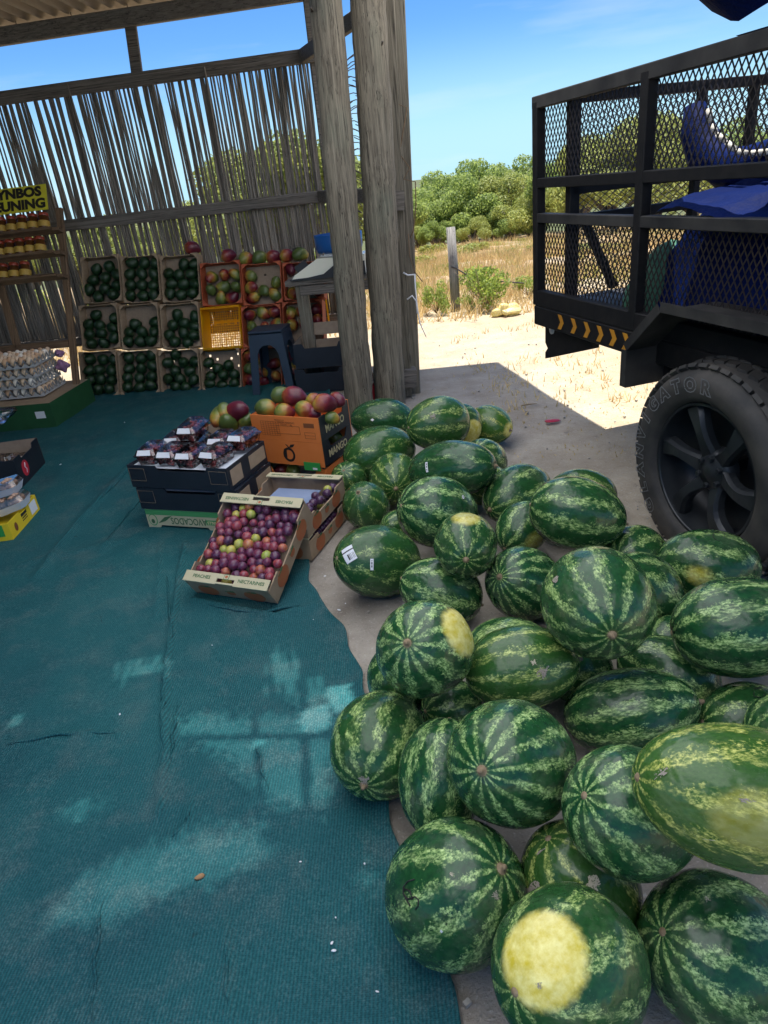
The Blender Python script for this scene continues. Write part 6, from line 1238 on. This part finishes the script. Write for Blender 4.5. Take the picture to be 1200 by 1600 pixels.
def straw(name, n, reg, h, seed, label, mat, clump=.06):
    rg = np.random.RandomState(seed); x = rg.uniform(reg[0], reg[1], n); y = rg.uniform(reg[2], reg[3], n)
    dens = np.array([noise.noise(Vector((a * .8, b * .8, seed))) for a, b in zip(x, y)]); k = dens > -.12; x, y = x[k], y[k]; V = []
    zz = np.array([ground_z(a, b) for a, b in zip(x, y)]); nb = 7; m = len(x); c = np.repeat(np.stack([x, y, zz - .015], 1), nb, 0) + np.c_[rg.normal(0, clump, (m * nb, 2)), np.zeros(m * nb)]
    tip = np.c_[rg.normal(0, h * .45, (m * nb, 2)), np.abs(rg.normal(h, h * .35, m * nb))]; sd = rg.normal(size=(m * nb, 2)); sd /= np.linalg.norm(sd, axis=1)[:, None]; sd = np.c_[sd, np.zeros(m * nb)] * (.005 + h * .012)
    V = np.stack([c - sd, c + sd, c + tip * .6 + sd * .7, c + tip], 1).reshape(-1, 3); o = inst(name, np_mesh(name, V, np.arange(len(V)).reshape(-1, 4), mat, smooth=False)); return tag(o, label, None, None, 'stuff')
straw('dry_grass', 9000, (-6, 9, 8.2, 22), .19, 3, 'dry golden grass beyond the sandy track', M['straw']); straw('far_dry_grass', 5200, (-12, 24, 18, 46), .28, 5, 'dry grass on the far slope', M['straw'], .2); straw('sparse_grass', 330, (.9, 4.5, 4.6, 9), .05, 6, 'short sparse grass on the sandy track', M['straw'], .05); straw('trodden_grass', 130, (.9, 3.2, 3.4, 6.4), .016, 12, 'scattered trodden grass stalks on the shaded sand', M['straw'], .10); straw('green_grass', 4200, (-8, 14, 9.2, 34), .19, 8, 'green grass between the scrub bushes', M['scrub'], .1)
fp = at_z(712, 482); fpo = thing('fence_post', 'round weathered fence post standing in the scrub', 'fence post', (fp.x, fp.y, ground_z(fp.x, fp.y)))
ft = at_y(704, 354, fp.y + .02); MB().tube([(0, 0, -.2), ((ft.x - fp.x) * .5 + .003, 0, .5 * ft.z), (ft.x - fp.x, .02, ft.z)], [.062, .060, .056], 14).build('post', M['post'], fpo)
mb = MB(); a = at_y(714, 420, fp.y - .06) - Vector(fpo.location); mb.tube([a + Vector((-.07, 0, .03)), a, a + Vector((.14, -.02, -.10)), a + Vector((.3, .0, -.17)), a + Vector((.9, .2, -.3))], .010, 6); mb.build('wire', M['wire'], fpo)
yp = at_z(793, 492); bgm = egg_mesh('bag_body', M['bag_yellow'], 18, 14, .8, .1, 0, .8, .8, 12); o = thing('yellow_bag', 'crumpled yellow plastic bag lying in the dry grass', 'bag', (yp.x, yp.y, ground_z(yp.x, yp.y) + .05), .4); inst('bag_body', bgm, o, scale=(.17, .13, .09))
# ---------------------------------------------------------------- litter
def chip(name, px_, sx, sy, sz, mat, lb, cat, rz=0.0):
    p = at_z(*px_); o = inst(name, egg_mesh(name, M[mat], 8, 6, .7, .3, .2, .8, .5, px_[0] % 7), None, (p.x, p.y, sz * .6 + .006), (0, .1, rz), (sx, sy, sz)); return tag(o, lb, cat)
chip('red_rind', (862, 660), .06, .03, .012, 'red_plastic', 'scrap of red melon flesh on the sand', 'scrap', .2); chip('stick', (825, 634), .07, .008, .008, 'stem', 'short dark stick on the shaded sand', 'stick', .35)
chip('dry_leaf', (313, 1373), .013, .010, .006, 'leaf_litter', 'small brown dead insect or leaf on the net', 'leaf', .4)
for i, (x, y, s) in enumerate(((522, 1488, .006), (519, 1476, .005), (525, 1436, .003), (470, 1349, .004), (247, 1226, .004), (188, 1118, .005), (332, 1010, .003), (490, 970, .003), (570, 1352, .004), (590, 1552, .004), (95, 727, .008), (195, 661, .006), (530, 955, .008), (508, 902, .006), (540, 945, .005), (520, 975, .004))): chip('paper_crumb', (x, y), s, s * .7, s * .4, 'white', 'tiny white crumb on the net or the grey ground', 'crumb', i)['group'] = 'white crumbs'
mbs = MB(); rg = random.Random(12)
for k in range(420):
    x, y = rg.uniform(-.4, 3.2), rg.uniform(.5, 7.5); 
    if x < float(np.interp(y, ey, ex)) + .03: continue
    s = rg.choice((.003, .004, .005, .008)); mbs.box((x, y, s * .3 - .004 + .0), (s * 2, s * 1.5, s * 1.2), Matrix.Rotation(rg.uniform(0, 3), 3, 'Z'))
gs = inst('pebbles', mbs.mesh('pebbles', simple('pebble_stone', (.3, .27, .23), (.45, .42, .36), 40, .9))); tag(gs, 'small pebbles scattered over the sandy ground', None, None, 'stuff')
